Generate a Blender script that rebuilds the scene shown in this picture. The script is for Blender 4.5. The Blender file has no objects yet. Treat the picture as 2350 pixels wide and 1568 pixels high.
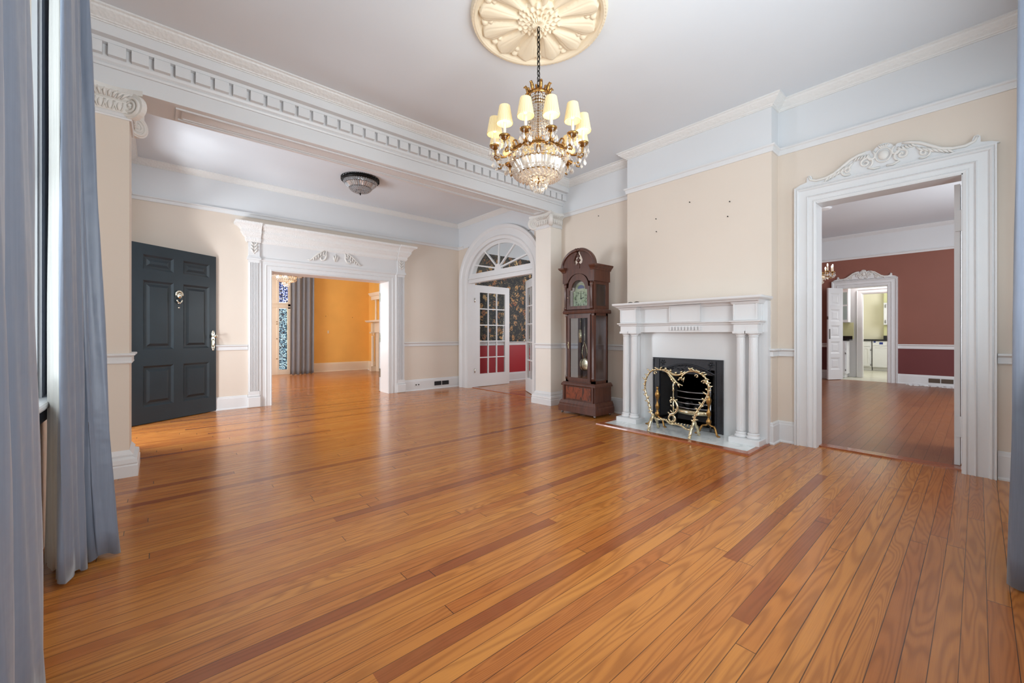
import bpy, bmesh, math, random
from math import sin, cos, pi, radians, sqrt, atan2, tau
from mathutils import Vector, Matrix
random.seed(7)
S = bpy.context.scene
COL = S.collection

# ------------------------------------------------------------------ camera
cd = bpy.data.cameras.new('camera'); cam = bpy.data.objects.new('camera', cd); COL.objects.link(cam)
cd.sensor_width = 36.0; cd.lens = 930.0 / 2350.0 * 36.0
cd.shift_y = -(784.0 - 766.8) / 2350.0
cd.clip_start = 0.02; cd.clip_end = 100
cam.location = (0, 0, 1.1)
cam.rotation_euler = (radians(90), 0, radians(-40.98))
S.camera = cam
# ------------------------------------------------------------------ sky, exposure
W = bpy.data.worlds.new('world'); S.world = W; W.use_nodes = True
bg = W.node_tree.nodes['Background']
bg.inputs[0].default_value = (0.80, 0.90, 1.0, 1); bg.inputs[1].default_value = 1.4
S.view_settings.view_transform = 'Standard'; S.view_settings.look = 'None'
S.view_settings.gamma = 1; S.view_settings.use_curve_mapping = False
S.view_settings.exposure = 0.11
cy = S.cycles
cy.max_bounces = 10; cy.diffuse_bounces = 4; cy.glossy_bounces = 4; cy.transmission_bounces = 5
cy.transparent_max_bounces = 12; cy.caustics_reflective = False; cy.caustics_refractive = False
cy.sample_clamp_indirect = 4.0; cy.use_denoising = True; cy.blur_glossy = 0.6
cy.use_adaptive_sampling = True; cy.adaptive_threshold = 0.02

# ------------------------------------------------------------------ area lamps: daylight in the openings, plus added fill
def area(name, loc, direc, sx, sy, watt, col=(1, 1, 1), spread=180):
    l = bpy.data.lights.new(name, 'AREA'); l.shape = 'RECTANGLE'; l.size = sx; l.size_y = sy
    l.energy = watt; l.color = col; l.spread = radians(spread)
    o = bpy.data.objects.new(name, l); COL.objects.link(o); o.location = loc
    o.rotation_euler = Vector(direc).to_track_quat('-Z', 'Y').to_euler()
    return o
DAY = (0.91, 0.955, 1.0)
area('daylight_side_window', (-1.35, 2.0, 1.75), (1, 0, 0.22), 1.9, 2.3, 42, DAY)
area('fill_near_side', (-1.2, 0.30, 1.75), (1, 0.12, 0.25), 1.5, 2.3, 46, DAY)  # added fill lamp behind an invented opening, brightens the right wall
area('daylight_rear_window', (1.75, -0.52, 1.85), (0, 1, 0.38), 1.5, 2.1, 102, DAY)
area('daylight_rear_window_b', (3.95, -0.52, 1.85), (-0.25, 1, 0.2), 1.0, 2.1, 12, DAY)
area('daylight_front_door', (-2.4, 4.3, 0.35), (1.0, 0.5, 0.55), 0.6, 0.6, 60, (0.98, 1, 1.02))
area('daylight_hall_step', (-1.0, 5.95, 1.5), (1.0, -0.40, 0.02), 1.0, 1.4, 92, (0.9, 0.97, 1.05))
area('daylight_front_room', (1.0, 12.35, 1.7), (0.25, -1, 0.1), 1.6, 2.2, 72, (0.98, 1, 1.03))
area('daylight_front_room_side', (-0.2, 9.6, 1.7), (1, 0.1, 0.1), 1.8, 2.0, 72, (0.98, 1, 1.03))
area('daylight_dining', (9.0, -1.85, 1.8), (0, 1, 0.1), 2.4, 2.0, 110, DAY)
area('daylight_dining_b', (6.6, -1.85, 1.8), (0.1, 1, 0.1), 1.4, 2.0, 50, DAY)
area('daylight_flower_room', (8.05, 5.0, 1.8), (-1, 0.1, 0.1), 1.4, 1.8, 60, DAY)
area('daylight_kitchen', (14.9, 0.15, 2.0), (0, 1, 0.1), 1.6, 1.3, 44, (1, 1, 1))
area('pantry_overhead', (13.0, 1.4, 2.8), (0, 0.2, -1), 0.4, 0.8, 20, (1, 1, 1))  # area lamp under the closed pantry ceiling, aimed down

# ------------------------------------------------------------------ materials
def lin(c):
    c = c / 255.0
    return c / 12.92 if c <= 0.04045 else ((c + 0.055) / 1.055) ** 2.4
def rgb(r, g, b): return (lin(r), lin(g), lin(b), 1)
class NT:
    def __init__(s, name):
        s.m = bpy.data.materials.new(name); s.m.use_nodes = True; s.t = s.m.node_tree
        s.bs = s.t.nodes['Principled BSDF']; s.out = s.t.nodes['Material Output']
    def n(s, typ, **kw):
        nd = s.t.nodes.new(typ)
        for k, v in kw.items():
            if k.startswith('i_'):
                key = k[2:]; key = int(key) if key.isdigit() else key
                nd.inputs[key].default_value = v
            else: setattr(nd, k, v)
        return nd
    def l(s, a, b): s.t.links.new(a, b)
    def val(s, x, sock):
        if hasattr(x, 'is_linked') or hasattr(x, 'links'): s.l(x, sock)
        else: sock.default_value = x
    def math(s, op, a, b=0.0, c=None):
        nd = s.t.nodes.new('ShaderNodeMath'); nd.operation = op
        s.val(a, nd.inputs[0]); s.val(b, nd.inputs[1])
        if c is not None: s.val(c, nd.inputs[2])
        return nd.outputs[0]
    def mix(s, f, a, b, mode='MIX'):
        nd = s.t.nodes.new('ShaderNodeMix'); nd.data_type = 'RGBA'; nd.blend_type = mode
        s.val(f, nd.inputs[0]); s.val(a, nd.inputs[6]); s.val(b, nd.inputs[7])
        return nd.outputs[2]
    def ramp(s, f, stops):
        nd = s.t.nodes.new('ShaderNodeValToRGB'); s.l(f, nd.inputs[0]); cr = nd.color_ramp
        while len(cr.elements) < len(stops): cr.elements.new(0.5)
        for e, (p, c) in zip(cr.elements, stops): e.position = p; e.color = c
        return nd.outputs[0]
    def noise(s, vec, scale, detail=3, rough=0.5, dist=0):
        nd = s.n('ShaderNodeTexNoise'); nd.inputs['Scale'].default_value = scale
        nd.inputs['Detail'].default_value = detail; nd.inputs['Roughness'].default_value = rough
        nd.inputs['Distortion'].default_value = dist
        if vec is not None: s.l(vec, nd.inputs['Vector'])
        return nd.outputs[0]
    def bump(s, h, strength=0.3, dist=0.01):
        nd = s.n('ShaderNodeBump'); nd.inputs['Strength'].default_value = strength
        nd.inputs['Distance'].default_value = dist; s.l(h, nd.inputs['Height'])
        s.l(nd.outputs[0], s.bs.inputs['Normal'])
    def coord(s): return s.n('ShaderNodeNewGeometry').outputs['Position']
def simple(name, c, rough=0.5, metal=0.0, var=0.0, vscale=3.0, bump=0.0, bscale=60, spec=None, bdist=0.002, coat=0):
    t = NT(name); t.bs.inputs['Base Color'].default_value = c
    t.bs.inputs['Roughness'].default_value = rough; t.bs.inputs['Metallic'].default_value = metal
    if spec is not None: t.bs.inputs['Specular IOR Level'].default_value = spec
    if coat: t.bs.inputs['Coat Weight'].default_value = coat; t.bs.inputs['Coat Roughness'].default_value = 0.08
    p = None
    if var or bump: p = t.coord()
    if var:
        n = t.noise(p, vscale, 4)
        lo = tuple(max(0, x * (1 - var)) for x in c[:3]) + (1,); hi = tuple(min(1, x * (1 + var)) for x in c[:3]) + (1,)
        t.l(t.ramp(n, [(0.3, lo), (0.7, hi)]), t.bs.inputs['Base Color'])
    if bump: t.bump(t.noise(p, bscale, 3), bump, bdist)
    return t.m
M = {}
M['ceil'] = simple('ceiling_paint', rgb(222, 227, 232), 0.75, var=0.012, vscale=1.5, bump=0.12, bscale=25)
M['white'] = simple('white_trim_paint', rgb(222, 222, 222), 0.38, var=0.012, vscale=4, bump=0.05, bscale=40)
M['wallw'] = simple('white_wall_paint', rgb(219, 221, 223), 0.6, var=0.01, vscale=2, bump=0.1, bscale=30)
M['beige'] = simple('beige_wall_paint', rgb(222, 209, 195), 0.6, var=0.02, vscale=1.2, bump=0.12, bscale=30)
M['orange'] = simple('orange_wall_paint', rgb(250, 196, 106), 0.6, var=0.05, vscale=1.6, bump=0.1, bscale=30)
M['maroon'] = simple('rust_red_wall_paint', rgb(140, 88, 74), 0.6, var=0.04, vscale=1.2)
M['maroon2'] = simple('maroon_wall_paint', rgb(106, 48, 48), 0.55, var=0.06, vscale=1.5)
M['red'] = simple('red_wainscot_paint', rgb(168, 34, 44), 0.5, var=0.03)
M['cream'] = simple('cream_trim_paint', rgb(240, 226, 204), 0.45, var=0.02)
M['medal'] = simple('cream_plaster', rgb(234, 220, 194), 0.6, var=0.03, vscale=6)
M['kitwall'] = simple('pale_yellow_paint', rgb(228, 222, 198), 0.6)
M['greenwall'] = simple('lime_kitchen_paint', rgb(208, 208, 160), 0.6)
M['greyglass'] = simple('grey_cabinet_glass', rgb(160, 176, 172), 0.15)
M['navy'] = simple('dark_slate_door_paint', rgb(28, 40, 47), 0.34, var=0.10, vscale=5, bump=0.08, bscale=60)
M['brass'] = simple('polished_brass', rgb(222, 208, 172), 0.22, 1.0, var=0.28, vscale=40)
M['gold'] = simple('antique_gold', rgb(160, 122, 72), 0.32, 1.0, var=0.3, vscale=50)
M['silver'] = simple('tarnished_silver', rgb(216, 212, 196), 0.2, 1.0, var=0.3, vscale=80)
M['blackiron'] = simple('black_cast_iron', rgb(34, 36, 42), 0.42, 0.0, bump=0.5, bscale=90, bdist=0.004, spec=0.5)
M['soot'] = simple('sooty_brick', rgb(24, 22, 22), 0.85, bump=0.6, bscale=30, bdist=0.01)
M['steel'] = simple('worn_steel', rgb(150, 148, 148), 0.3, 1.0)
M['black'] = simple('black_metal', rgb(24, 22, 20), 0.4, 0.6)
M['gap_shade'] = simple('gap_shade_black', rgb(22, 20, 20), 0.9)  # near black for the painted shade in the capital break
M['ventdark'] = simple('dark_register_grille', rgb(50, 50, 54), 0.5, 0.3)
M['counter'] = simple('black_countertop', rgb(26, 26, 28), 0.2)
M['bluelabel'] = simple('blue_sticker', rgb(40, 58, 130), 0.5)
M['kitfloor'] = simple('pale_kitchen_tile', rgb(206, 202, 184), 0.25, var=0.05)
M['pebble'] = simple('brown_stone', rgb(86, 76, 66), 0.45, var=0.3, vscale=60)
M['crack'] = simple('grey_joint', rgb(70, 68, 66), 0.9)

def floor_mat(name, dark_rows, tone, w=0.0655, sat=1.0, rough=0.2, red=0.0):
    t = NT(name); p = t.coord(); sp = t.n('ShaderNodeSeparateXYZ'); t.l(p, sp.inputs[0]); X, Y = sp.outputs[0], sp.outputs[1]
    r = t.math('DIVIDE', t.math('ADD', Y, 20.0), w); row = t.math('FLOOR', r); fr = t.math('FRACT', r)
    wn = t.n('ShaderNodeTexWhiteNoise', noise_dimensions='1D'); t.l(row, wn.inputs['W']); ro = wn.outputs['Value']
    xs = t.math('DIVIDE', t.math('ADD', X, t.math('MULTIPLY', ro, 37.0)), 2.7); cx_ = t.math('FLOOR', xs); fx = t.math('FRACT', xs)
    cmb = t.n('ShaderNodeCombineXYZ'); t.l(row, cmb.inputs[0]); t.l(cx_, cmb.inputs[1])
    w2 = t.n('ShaderNodeTexWhiteNoise', noise_dimensions='2D'); t.l(cmb.outputs[0], w2.inputs['Vector']); b = w2.outputs['Value']
    w3 = t.n('ShaderNodeSeparateColor'); t.l(w2.outputs['Color'], w3.inputs[0]); b2 = w3.outputs[1]
    # grain: contour rings of a stretched noise field, different for every board
    gv = t.n('ShaderNodeCombineXYZ')
    t.l(t.math('ADD', t.math('MULTIPLY', X, 0.55), t.math('MULTIPLY', b, 91.0)), gv.inputs[0])
    t.l(t.math('ADD', t.math('MULTIPLY', Y, 7.0), t.math('MULTIPLY', b2, 53.0)), gv.inputs[1])
    big = t.noise(gv.outputs[0], 1.0, 2.2, 0.45, 0.35)
    rings = t.math('ADD', t.math('MULTIPLY', t.math('SINE', t.math('MULTIPLY', big, t.math('ADD', 90.0, t.math('MULTIPLY', b2, 110.0)))), 0.5), 0.5)
    gv2 = t.n('ShaderNodeCombineXYZ'); t.l(t.math('MULTIPLY', X, 6.0), gv2.inputs[0]); t.l(t.math('MULTIPLY', Y, 260.0), gv2.inputs[1])
    fine = t.noise(gv2.outputs[0], 1.0, 2, 0.6)
    base = t.ramp(b, [(0.0, tone[0]), (0.35, tone[1]), (0.7, tone[2]), (1.0, tone[3])])
    base.node.color_ramp.interpolation = 'LINEAR'
    dk = None
    for (yy, x0, x1_) in dark_rows:
        k = math.floor((yy + 20.0) / w)
        a = t.math('COMPARE', row, float(k), 0.5)
        a = t.math('MULTIPLY', a, t.math('MULTIPLY', t.math('GREATER_THAN', X, x0), t.math('LESS_THAN', X, x1_)))
        dk = a if dk is None else t.math('MAXIMUM', dk, a)
    rare = t.math('GREATER_THAN', b2, 0.982); dk = rare if dk is None else t.math('MAXIMUM', dk, rare)
    base = t.mix(dk, base, tone[4])
    gcol = t.mix(t.math('MULTIPLY', t.math('POWER', rings, 1.8), 0.72), base, t.mix(0.55, base, rgb(110, 54, 18)))
    gcol = t.mix(t.math('MULTIPLY', fine, 0.40), gcol, rgb(130, 70, 34))
    # edges between boards and butt joints
    ed = t.math('MINIMUM', fr, t.math('SUBTRACT', 1.0, fr))
    gap = t.math('LESS_THAN', ed, t.math('ADD', 0.010, t.math('MULTIPLY', ro, 0.016)))
    ex = t.math('LESS_THAN', t.math('MINIMUM', fx, t.math('SUBTRACT', 1.0, fx)), 0.0006)
    g = t.math('MAXIMUM', gap, ex)
    scuff = t.noise(p, 2.4, 6, 0.6)
    gcol = t.mix(t.math('MULTIPLY', g, 0.9), gcol, rgb(40, 20, 10))
    wear = t.ramp(scuff, [(0.35, (0, 0, 0, 1)), (0.75, (1, 1, 1, 1))])
    gcol = t.mix(t.math('MULTIPLY', wear, 0.14), gcol, rgb(206, 146, 84))
    t.l(gcol, t.bs.inputs['Base Color'])
    rr = t.math('ADD', rough - 0.06, t.math('MULTIPLY', scuff, 0.13)); t.l(rr, t.bs.inputs['Roughness'])
    h = t.math('SUBTRACT', t.math('ADD', t.math('MULTIPLY', rings, 0.10), t.math('MULTIPLY', t.noise(p, 7.0, 2), 1.2)), t.math('MULTIPLY', g, 1.0))
    t.bump(h, 0.22, 0.002)
    t.bs.inputs['Coat Weight'].default_value = 0.06; t.bs.inputs['Specular IOR Level'].default_value = 0.42; t.bs.inputs['Coat Roughness'].default_value = 0.12
    return t.m
M['floor'] = floor_mat('heart_pine_boards', [(1.655, -1.0, 1.75), (1.265, 0.52, 3.5), (2.50, 0.78, 3.4), (3.56, -1.0, 4.8), (0.62, 1.68, 3.0), (0.82, 2.1, 3.9), (2.05, 1.9, 3.3), (5.6, 0.4, 2.6)],
    [rgb(194, 120, 54), rgb(204, 132, 60), rgb(184, 108, 48), rgb(210, 139, 64), rgb(150, 80, 40)])
M['floor2'] = floor_mat('dull_brown_boards', [], [rgb(138, 88, 58), rgb(126, 78, 52), rgb(144, 94, 62), rgb(132, 82, 54), rgb(110, 66, 46)], w=0.085, rough=0.30)

def wood(name, c1, c2, rough=0.3, flame=False, axis=2):
    t = NT(name); p = t.coord(); mp = t.n('ShaderNodeMapping'); t.l(p, mp.inputs[0])
    sc = [14, 14, 14]; sc[axis] = 1.2 if not flame else 5
    mp.inputs['Scale'].default_value = sc
    n = t.noise(mp.outputs[0], 2.0 if not flame else 0.9, 5, 0.6, 1.5 if flame else 0.4)
    t.l(t.ramp(n, [(0.3, c1), (0.5 if flame else 0.7, c2), (0.62 if flame else 1, c1)]), t.bs.inputs['Base Color'])
    t.bs.inputs['Roughness'].default_value = rough; t.bs.inputs['Coat Weight'].default_value = 0.3
    return t.m
M['mahog'] = wood('dark_mahogany', rgb(66, 38, 30), rgb(98, 58, 44))
M['flame'] = wood('flame_mahogany', rgb(60, 30, 22), rgb(134, 66, 38), flame=True)
M['border'] = wood('hearth_border_wood', rgb(140, 72, 38), rgb(176, 98, 54), 0.25, axis=1)

def marble():
    t = NT('grey_marble'); p = t.coord(); n = t.noise(p, 3.5, 8, 0.65, 1.4)
    t.l(t.ramp(n, [(0.35, rgb(240, 242, 240)), (0.52, rgb(226, 230, 228)), (0.56, rgb(204, 209, 209)), (0.62, rgb(236, 238, 236))]), t.bs.inputs['Base Color'])
    t.bs.inputs['Roughness'].default_value = 0.15; return t.m
M['marble'] = marble()
def fabric(name, c, c2, sheer=0.0):
    t = NT(name); p = t.coord(); mp = t.n('ShaderNodeMapping'); t.l(p, mp.inputs[0]); mp.inputs['Scale'].default_value = (90, 90, 1.5)
    n = t.noise(mp.outputs[0], 1.5, 4, 0.7)
    t.l(t.ramp(n, [(0.3, c), (0.7, c2)]), t.bs.inputs['Base Color'])
    t.bs.inputs['Roughness'].default_value = 0.42; t.bs.inputs['Sheen Weight'].default_value = 0.35
    t.bump(t.noise(p, 5, 3), 0.35, 0.03)
    if sheer:
        tr = t.n('ShaderNodeBsdfTranslucent'); tr.inputs[0].default_value = c2
        mx = t.n('ShaderNodeMixShader'); mx.inputs[0].default_value = sheer
        t.l(t.bs.outputs[0], mx.inputs[1]); t.l(tr.outputs[0], mx.inputs[2]); t.l(mx.outputs[0], t.out.inputs[0])
    return t.m
M['silk'] = fabric('grey_blue_silk', rgb(108, 117, 132), rgb(117, 126, 142))
M['silk2'] = fabric('grey_curtain_cloth', rgb(124, 127, 134), rgb(140, 143, 150))
M['lining'] = fabric('white_curtain_lining', rgb(172, 169, 162), rgb(184, 181, 175), 0.10)

def glass(name, tint=(1, 1, 1, 1), gloss=0.12):
    t = NT(name); a = t.n('ShaderNodeBsdfTransparent'); a.inputs[0].default_value = tint
    g = t.n('ShaderNodeBsdfGlossy'); g.inputs['Roughness'].default_value = 0.03
    fr = t.n('ShaderNodeLayerWeight'); fr.inputs[0].default_value = 0.5
    mx = t.n('ShaderNodeMixShader'); t.l(t.math('ADD', t.math('MULTIPLY', t.math('POWER', fr.outputs[1], 4.0), 0.7), gloss), mx.inputs[0])
    t.l(a.outputs[0], mx.inputs[1]); t.l(g.outputs[0], mx.inputs[2]); t.l(mx.outputs[0], t.out.inputs[0]); return t.m
M['glass'] = glass('window_glass', (0.96, 0.98, 0.98, 1), 0.02)
M['clockglass'] = glass('clock_glass', (0.93, 0.95, 0.97, 1), 0.10)
def crystal(name, c, emit=0.0, ecol=(1, 0.85, 0.6, 1), trans=0.45):
    t = NT(name); g = t.n('ShaderNodeBsdfGlossy'); g.inputs['Roughness'].default_value = 0.06; g.inputs[0].default_value = c
    a = t.n('ShaderNodeBsdfTransparent'); d = t.n('ShaderNodeBsdfTranslucent'); d.inputs[0].default_value = c
    df = t.n('ShaderNodeBsdfDiffuse'); df.inputs[0].default_value = c
    m0 = t.n('ShaderNodeMixShader'); m0.inputs[0].default_value = 0.5; t.l(d.outputs[0], m0.inputs[1]); t.l(df.outputs[0], m0.inputs[2])
    m1 = t.n('ShaderNodeMixShader'); m1.inputs[0].default_value = 0.5; t.l(g.outputs[0], m1.inputs[1]); t.l(m0.outputs[0], m1.inputs[2])
    m2 = t.n('ShaderNodeMixShader'); m2.inputs[0].default_value = trans; t.l(m1.outputs[0], m2.inputs[1]); t.l(a.outputs[0], m2.inputs[2])
    t.l(m2.outputs[0], t.out.inputs[0]); return t.m
M['crystal'] = crystal('cut_crystal', (1.0, 0.97, 0.92, 1), trans=0.30)
M['crystal2'] = crystal('cool_cut_crystal', (0.93, 0.97, 1.0, 1), trans=0.15)
def emis(name, c, s):
    t = NT(name); t.bs.inputs['Emission Color'].default_value = c; t.bs.inputs['Emission Strength'].default_value = s
    t.bs.inputs['Base Color'].default_value = c; return t.m
M['bulb'] = emis('lit_bulb', (1, 0.86, 0.62, 1), 14)
M['ceillamp'] = emis('lit_ceiling_lamp', (1, 0.98, 0.92, 1), 3)
def shade_mat():
    t = NT('pleated_shade_cloth'); tc = t.n('ShaderNodeTexCoord'); sp = t.n('ShaderNodeSeparateXYZ'); t.l(tc.outputs['Object'], sp.inputs[0])
    an = t.math('ARCTAN2', sp.outputs[1], sp.outputs[0]); wv = t.math('ADD', t.math('MULTIPLY', t.math('SINE', t.math('MULTIPLY', an, 30.0)), 0.5), 0.5)
    c = t.mix(wv, rgb(214, 186, 130), rgb(244, 228, 184)); t.l(c, t.bs.inputs['Base Color'])
    t.l(t.mix(wv, rgb(222, 184, 116), rgb(255, 234, 180)), t.bs.inputs['Emission Color']); t.bs.inputs['Emission Strength'].default_value = 0.26
    t.bs.inputs['Roughness'].default_value = 0.8; return t.m
M['shade'] = shade_mat()
def wallpaper():
    t = NT('black_floral_wallpaper'); p = t.coord()
    mp = t.n('ShaderNodeMapping'); t.l(p, mp.inputs[0]); mp.inputs['Scale'].default_value = (1, 1, 1)
    v = t.n('ShaderNodeTexVoronoi'); v.inputs['Scale'].default_value = 6.5; v.feature = 'F1'
    wn = t.n('ShaderNodeTexNoise'); wn.inputs['Scale'].default_value = 9; t.l(mp.outputs[0], wn.inputs[0])
    vm = t.n('ShaderNodeVectorMath', operation='MULTIPLY_ADD'); t.l(wn.outputs['Color'], vm.inputs[0]); vm.inputs[1].default_value = (0.12, 0.12, 0.12); t.l(mp.outputs[0], vm.inputs[2])
    t.l(vm.outputs[0], v.inputs['Vector'])
    v2 = t.n('ShaderNodeTexVoronoi'); v2.inputs['Scale'].default_value = 24.0; t.l(vm.outputs[0], v2.inputs['Vector'])
    v3 = t.n('ShaderNodeTexVoronoi'); v3.inputs['Scale'].default_value = 42.0; t.l(vm.outputs[0], v3.inputs['Vector'])
    petal = t.math('MULTIPLY', t.math('LESS_THAN', v.outputs['Distance'], 0.42), t.math('LESS_THAN', v2.outputs['Distance'], 0.56))
    leaf = t.math('MULTIPLY', t.math('GREATER_THAN', t.noise(p, 11, 3, 0.6, 1.0), 0.50), t.math('LESS_THAN', v3.outputs['Distance'], 0.42))
    sc = t.n('ShaderNodeSeparateColor'); t.l(v.outputs['Color'], sc.inputs[0])
    gold = t.ramp(sc.outputs[0], [(0.0, rgb(196, 150, 90)), (0.45, rgb(170, 122, 70)), (0.75, rgb(150, 90, 52)), (1, rgb(214, 178, 120))])
    c = t.mix(leaf, rgb(26, 24, 23), rgb(118, 104, 74)); c = t.mix(petal, c, gold)
    t.l(c, t.bs.inputs['Base Color']); t.bs.inputs['Roughness'].default_value = 0.6; return t.m
M['paper'] = wallpaper()
def stained(name, c0, c1, c2, s):
    t = NT(name); p = t.coord(); v = t.n('ShaderNodeTexVoronoi'); v.inputs['Scale'].default_value = 38; t.l(p, v.inputs['Vector'])
    sc = t.n('ShaderNodeSeparateColor'); t.l(v.outputs['Color'], sc.inputs[0])
    c = t.ramp(sc.outputs[0], [(0.0, c0), (0.4, c1), (0.6, c2), (1, (0.9, 0.95, 1, 1))]); c.node.color_ramp.interpolation = 'CONSTANT'
    lead = t.math('GREATER_THAN', v.outputs['Distance'], 0.62); c = t.mix(lead, c, (0.03, 0.03, 0.04, 1))
    t.l(c, t.bs.inputs['Base Color']); t.l(c, t.bs.inputs['Emission Color']); t.bs.inputs['Emission Strength'].default_value = s  # panes emit their own colour, standing in for daylight behind them
    t.bs.inputs['Roughness'].default_value = 0.1; return t.m
M['stain1'] = stained('blue_stained_glass', rgb(60, 78, 136), rgb(126, 148, 204), rgb(220, 228, 242), 0.8)
M['stain2'] = stained('teal_leaded_glass', rgb(74, 108, 128), rgb(124, 160, 178), rgb(176, 208, 218), 0.62)
def dial():
    t = NT('painted_clock_dial'); p = t.coord(); n = t.noise(p, 16, 4, 0.6, 0.6)
    t.l(t.ramp(n, [(0.3, rgb(150, 176, 120)), (0.5, rgb(224, 230, 196)), (0.7, rgb(192, 208, 160))]), t.bs.inputs['Base Color'])
    t.bs.inputs['Roughness'].default_value = 0.2; t.bs.inputs['Metallic'].default_value = 0.4
    t.bs.inputs['Emission Strength'].default_value = 0; return t.m
M['dial'] = dial()
M['mirror'] = simple('pale_clock_back', rgb(224, 216, 204), 0.25)

# ------------------------------------------------------------------ mesh helpers
class MB:
    def __init__(s, fn=None): s.v = []; s.f = []; s.mi = []; s.fn = fn; s.cur = 0; s.sm = []
    def add(s, vs, fs, smooth=False):
        o = len(s.v)
        for p in vs: s.v.append(tuple(s.fn(*p)) if s.fn else tuple(p))
        for f in fs: s.f.append([i + o for i in f]); s.mi.append(s.cur); s.sm.append(smooth)
        return s
    def box(s, a, b):
        x0, y0, z0 = (min(a[i], b[i]) for i in range(3)); x1, y1, z1 = (max(a[i], b[i]) for i in range(3))
        return s.add([(x0,y0,z0),(x1,y0,z0),(x1,y1,z0),(x0,y1,z0),(x0,y0,z1),(x1,y0,z1),(x1,y1,z1),(x0,y1,z1)],
              [(0,3,2,1),(4,5,6,7),(0,1,5,4),(1,2,6,5),(2,3,7,6),(3,0,4,7)])
    def frus(s, a0, b0, z0, a1, b1, z1):   # frustum between two rectangles (x0,y0)-(x1,y1)
        vs = [(a0[0],a0[1],z0),(b0[0],a0[1],z0),(b0[0],b0[1],z0),(a0[0],b0[1],z0),(a1[0],a1[1],z1),(b1[0],a1[1],z1),(b1[0],b1[1],z1),(a1[0],b1[1],z1)]
        return s.add(vs, [(0,3,2,1),(4,5,6,7),(0,1,5,4),(1,2,6,5),(2,3,7,6),(3,0,4,7)])
    def lathe(s, prof, c=(0,0,0), n=24, smooth=True, flute=None, caps=True):
        vs = []; fs = []
        for (r, z) in prof:
            for i in range(n):
                a = tau * i / n; rr = r * (flute(a, z) if flute else 1)
                vs.append((c[0] + rr * cos(a), c[1] + rr * sin(a), c[2] + z))
        for k in range(len(prof) - 1):
            for i in range(n):
                j = (i + 1) % n; fs.append((k*n+i, k*n+j, (k+1)*n+j, (k+1)*n+i))
        if caps: fs.append(tuple(range(n))[::-1]); fs.append(tuple((len(prof)-1)*n + i for i in range(n)))
        return s.add(vs, fs, smooth)
    def tube(s, pts, r, n=8, closed=False, flat=None, smooth=True):
        P = [Vector(p) for p in pts]; N = len(P)
        R = r if isinstance(r, (list, tuple)) else [r] * N
        vs = []; up = None
        for i in range(N):
            if closed: t = P[(i+1) % N] - P[i-1]
            else: t = P[min(i+1, N-1)] - P[max(i-1, 0)]
            if t.length < 1e-9: t = Vector((0,0,1))
            t.normalize()
            if up is None: up = Vector((0,0,1)) if abs(t.z) < 0.9 else Vector((1,0,0))
            if flat: up = Vector(flat)
            b = t.cross(up)
            if b.length < 1e-6: b = t.cross(Vector((0.3, 1, 0.2)))
            b.normalize(); u = b.cross(t).normalized()
            if not flat: up = u
            for k in range(n):
                a = tau * k / n; vs.append(tuple(P[i] + (b * cos(a) + u * sin(a)) * R[i]))
        fs = []
        for i in range(N if closed else N - 1):
            j = (i + 1) % N
            for k in range(n):
                q = (k + 1) % n; fs.append((i*n+k, i*n+q, j*n+q, j*n+k))
        if not closed: fs.append(tuple(range(n))[::-1]); fs.append(tuple((N-1)*n + k for k in range(n)))
        return s.add(vs, fs, smooth)
    def blob(s, c, r, n=10, m=6, smooth=True):
        rx, ry, rz = r if isinstance(r, (tuple, list)) else (r, r, r)
        vs = [(c[0], c[1], c[2] - rz)]; fs = []
        for i in range(1, m):
            ph = pi * i / m
            for k in range(n): a = tau * k / n; vs.append((c[0] + rx*sin(ph)*cos(a), c[1] + ry*sin(ph)*sin(a), c[2] - rz*cos(ph)))
        vs.append((c[0], c[1], c[2] + rz))
        for k in range(n): q = (k+1) % n; fs.append((0, 1+q, 1+k))
        for i in range(m-2):
            for k in range(n): q = (k+1) % n; fs.append((1+i*n+k, 1+i*n+q, 1+(i+1)*n+q, 1+(i+1)*n+k))
        L = len(vs) - 1
        for k in range(n): q = (k+1) % n; fs.append((L, 1+(m-2)*n+k, 1+(m-2)*n+q))
        return s.add(vs, fs, smooth)
    def gem(s, c, r, h=None, hb=None):   # faceted octahedral bead
        h = h or r; hb = hb or h
        vs = [(c[0]+r*cos(tau*i/6), c[1]+r*sin(tau*i/6), c[2]) for i in range(6)] + [(c[0],c[1],c[2]+h), (c[0],c[1],c[2]-hb)]
        return s.add(vs, [(i, (i+1)%6, 6) for i in range(6)] + [((i+1)%6, i, 7) for i in range(6)])
    def prism(s, poly, w0, w1, smooth=False):  # polygon (u,v) extruded in third coordinate
        n = len(poly); vs = [(p[0], p[1], w0) for p in poly] + [(p[0], p[1], w1) for p in poly]
        fs = [tuple(range(n))[::-1], tuple(range(n, 2*n))] + [(i, (i+1)%n, n+(i+1)%n, n+i) for i in range(n)]
        return s.add(vs, fs, smooth)
    def obj(s, name, mat, parent=None, label=None, cat=None, group=None, kind=None, local=False, bevel=0, sub=0):
        me = bpy.data.meshes.new(name); me.from_pydata(s.v, [], s.f)
        mats = mat if isinstance(mat, (list, tuple)) else [mat]
        for m in mats: me.materials.append(M[m] if isinstance(m, str) else m)
        me.polygons.foreach_set('material_index', s.mi); me.polygons.foreach_set('use_smooth', s.sm)
        bm = bmesh.new(); bm.from_mesh(me); bmesh.ops.recalc_face_normals(bm, faces=bm.faces[:]); bm.to_mesh(me); bm.free()
        me.update()
        o = bpy.data.objects.new(name, me); COL.objects.link(o)
        if parent is not None:
            o.parent = parent
            if not local: o.matrix_parent_inverse = world_inv(parent)
        if bevel:
            b = o.modifiers.new('bevel', 'BEVEL'); b.width = bevel; b.segments = 2; b.limit_method = 'ANGLE'
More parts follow.
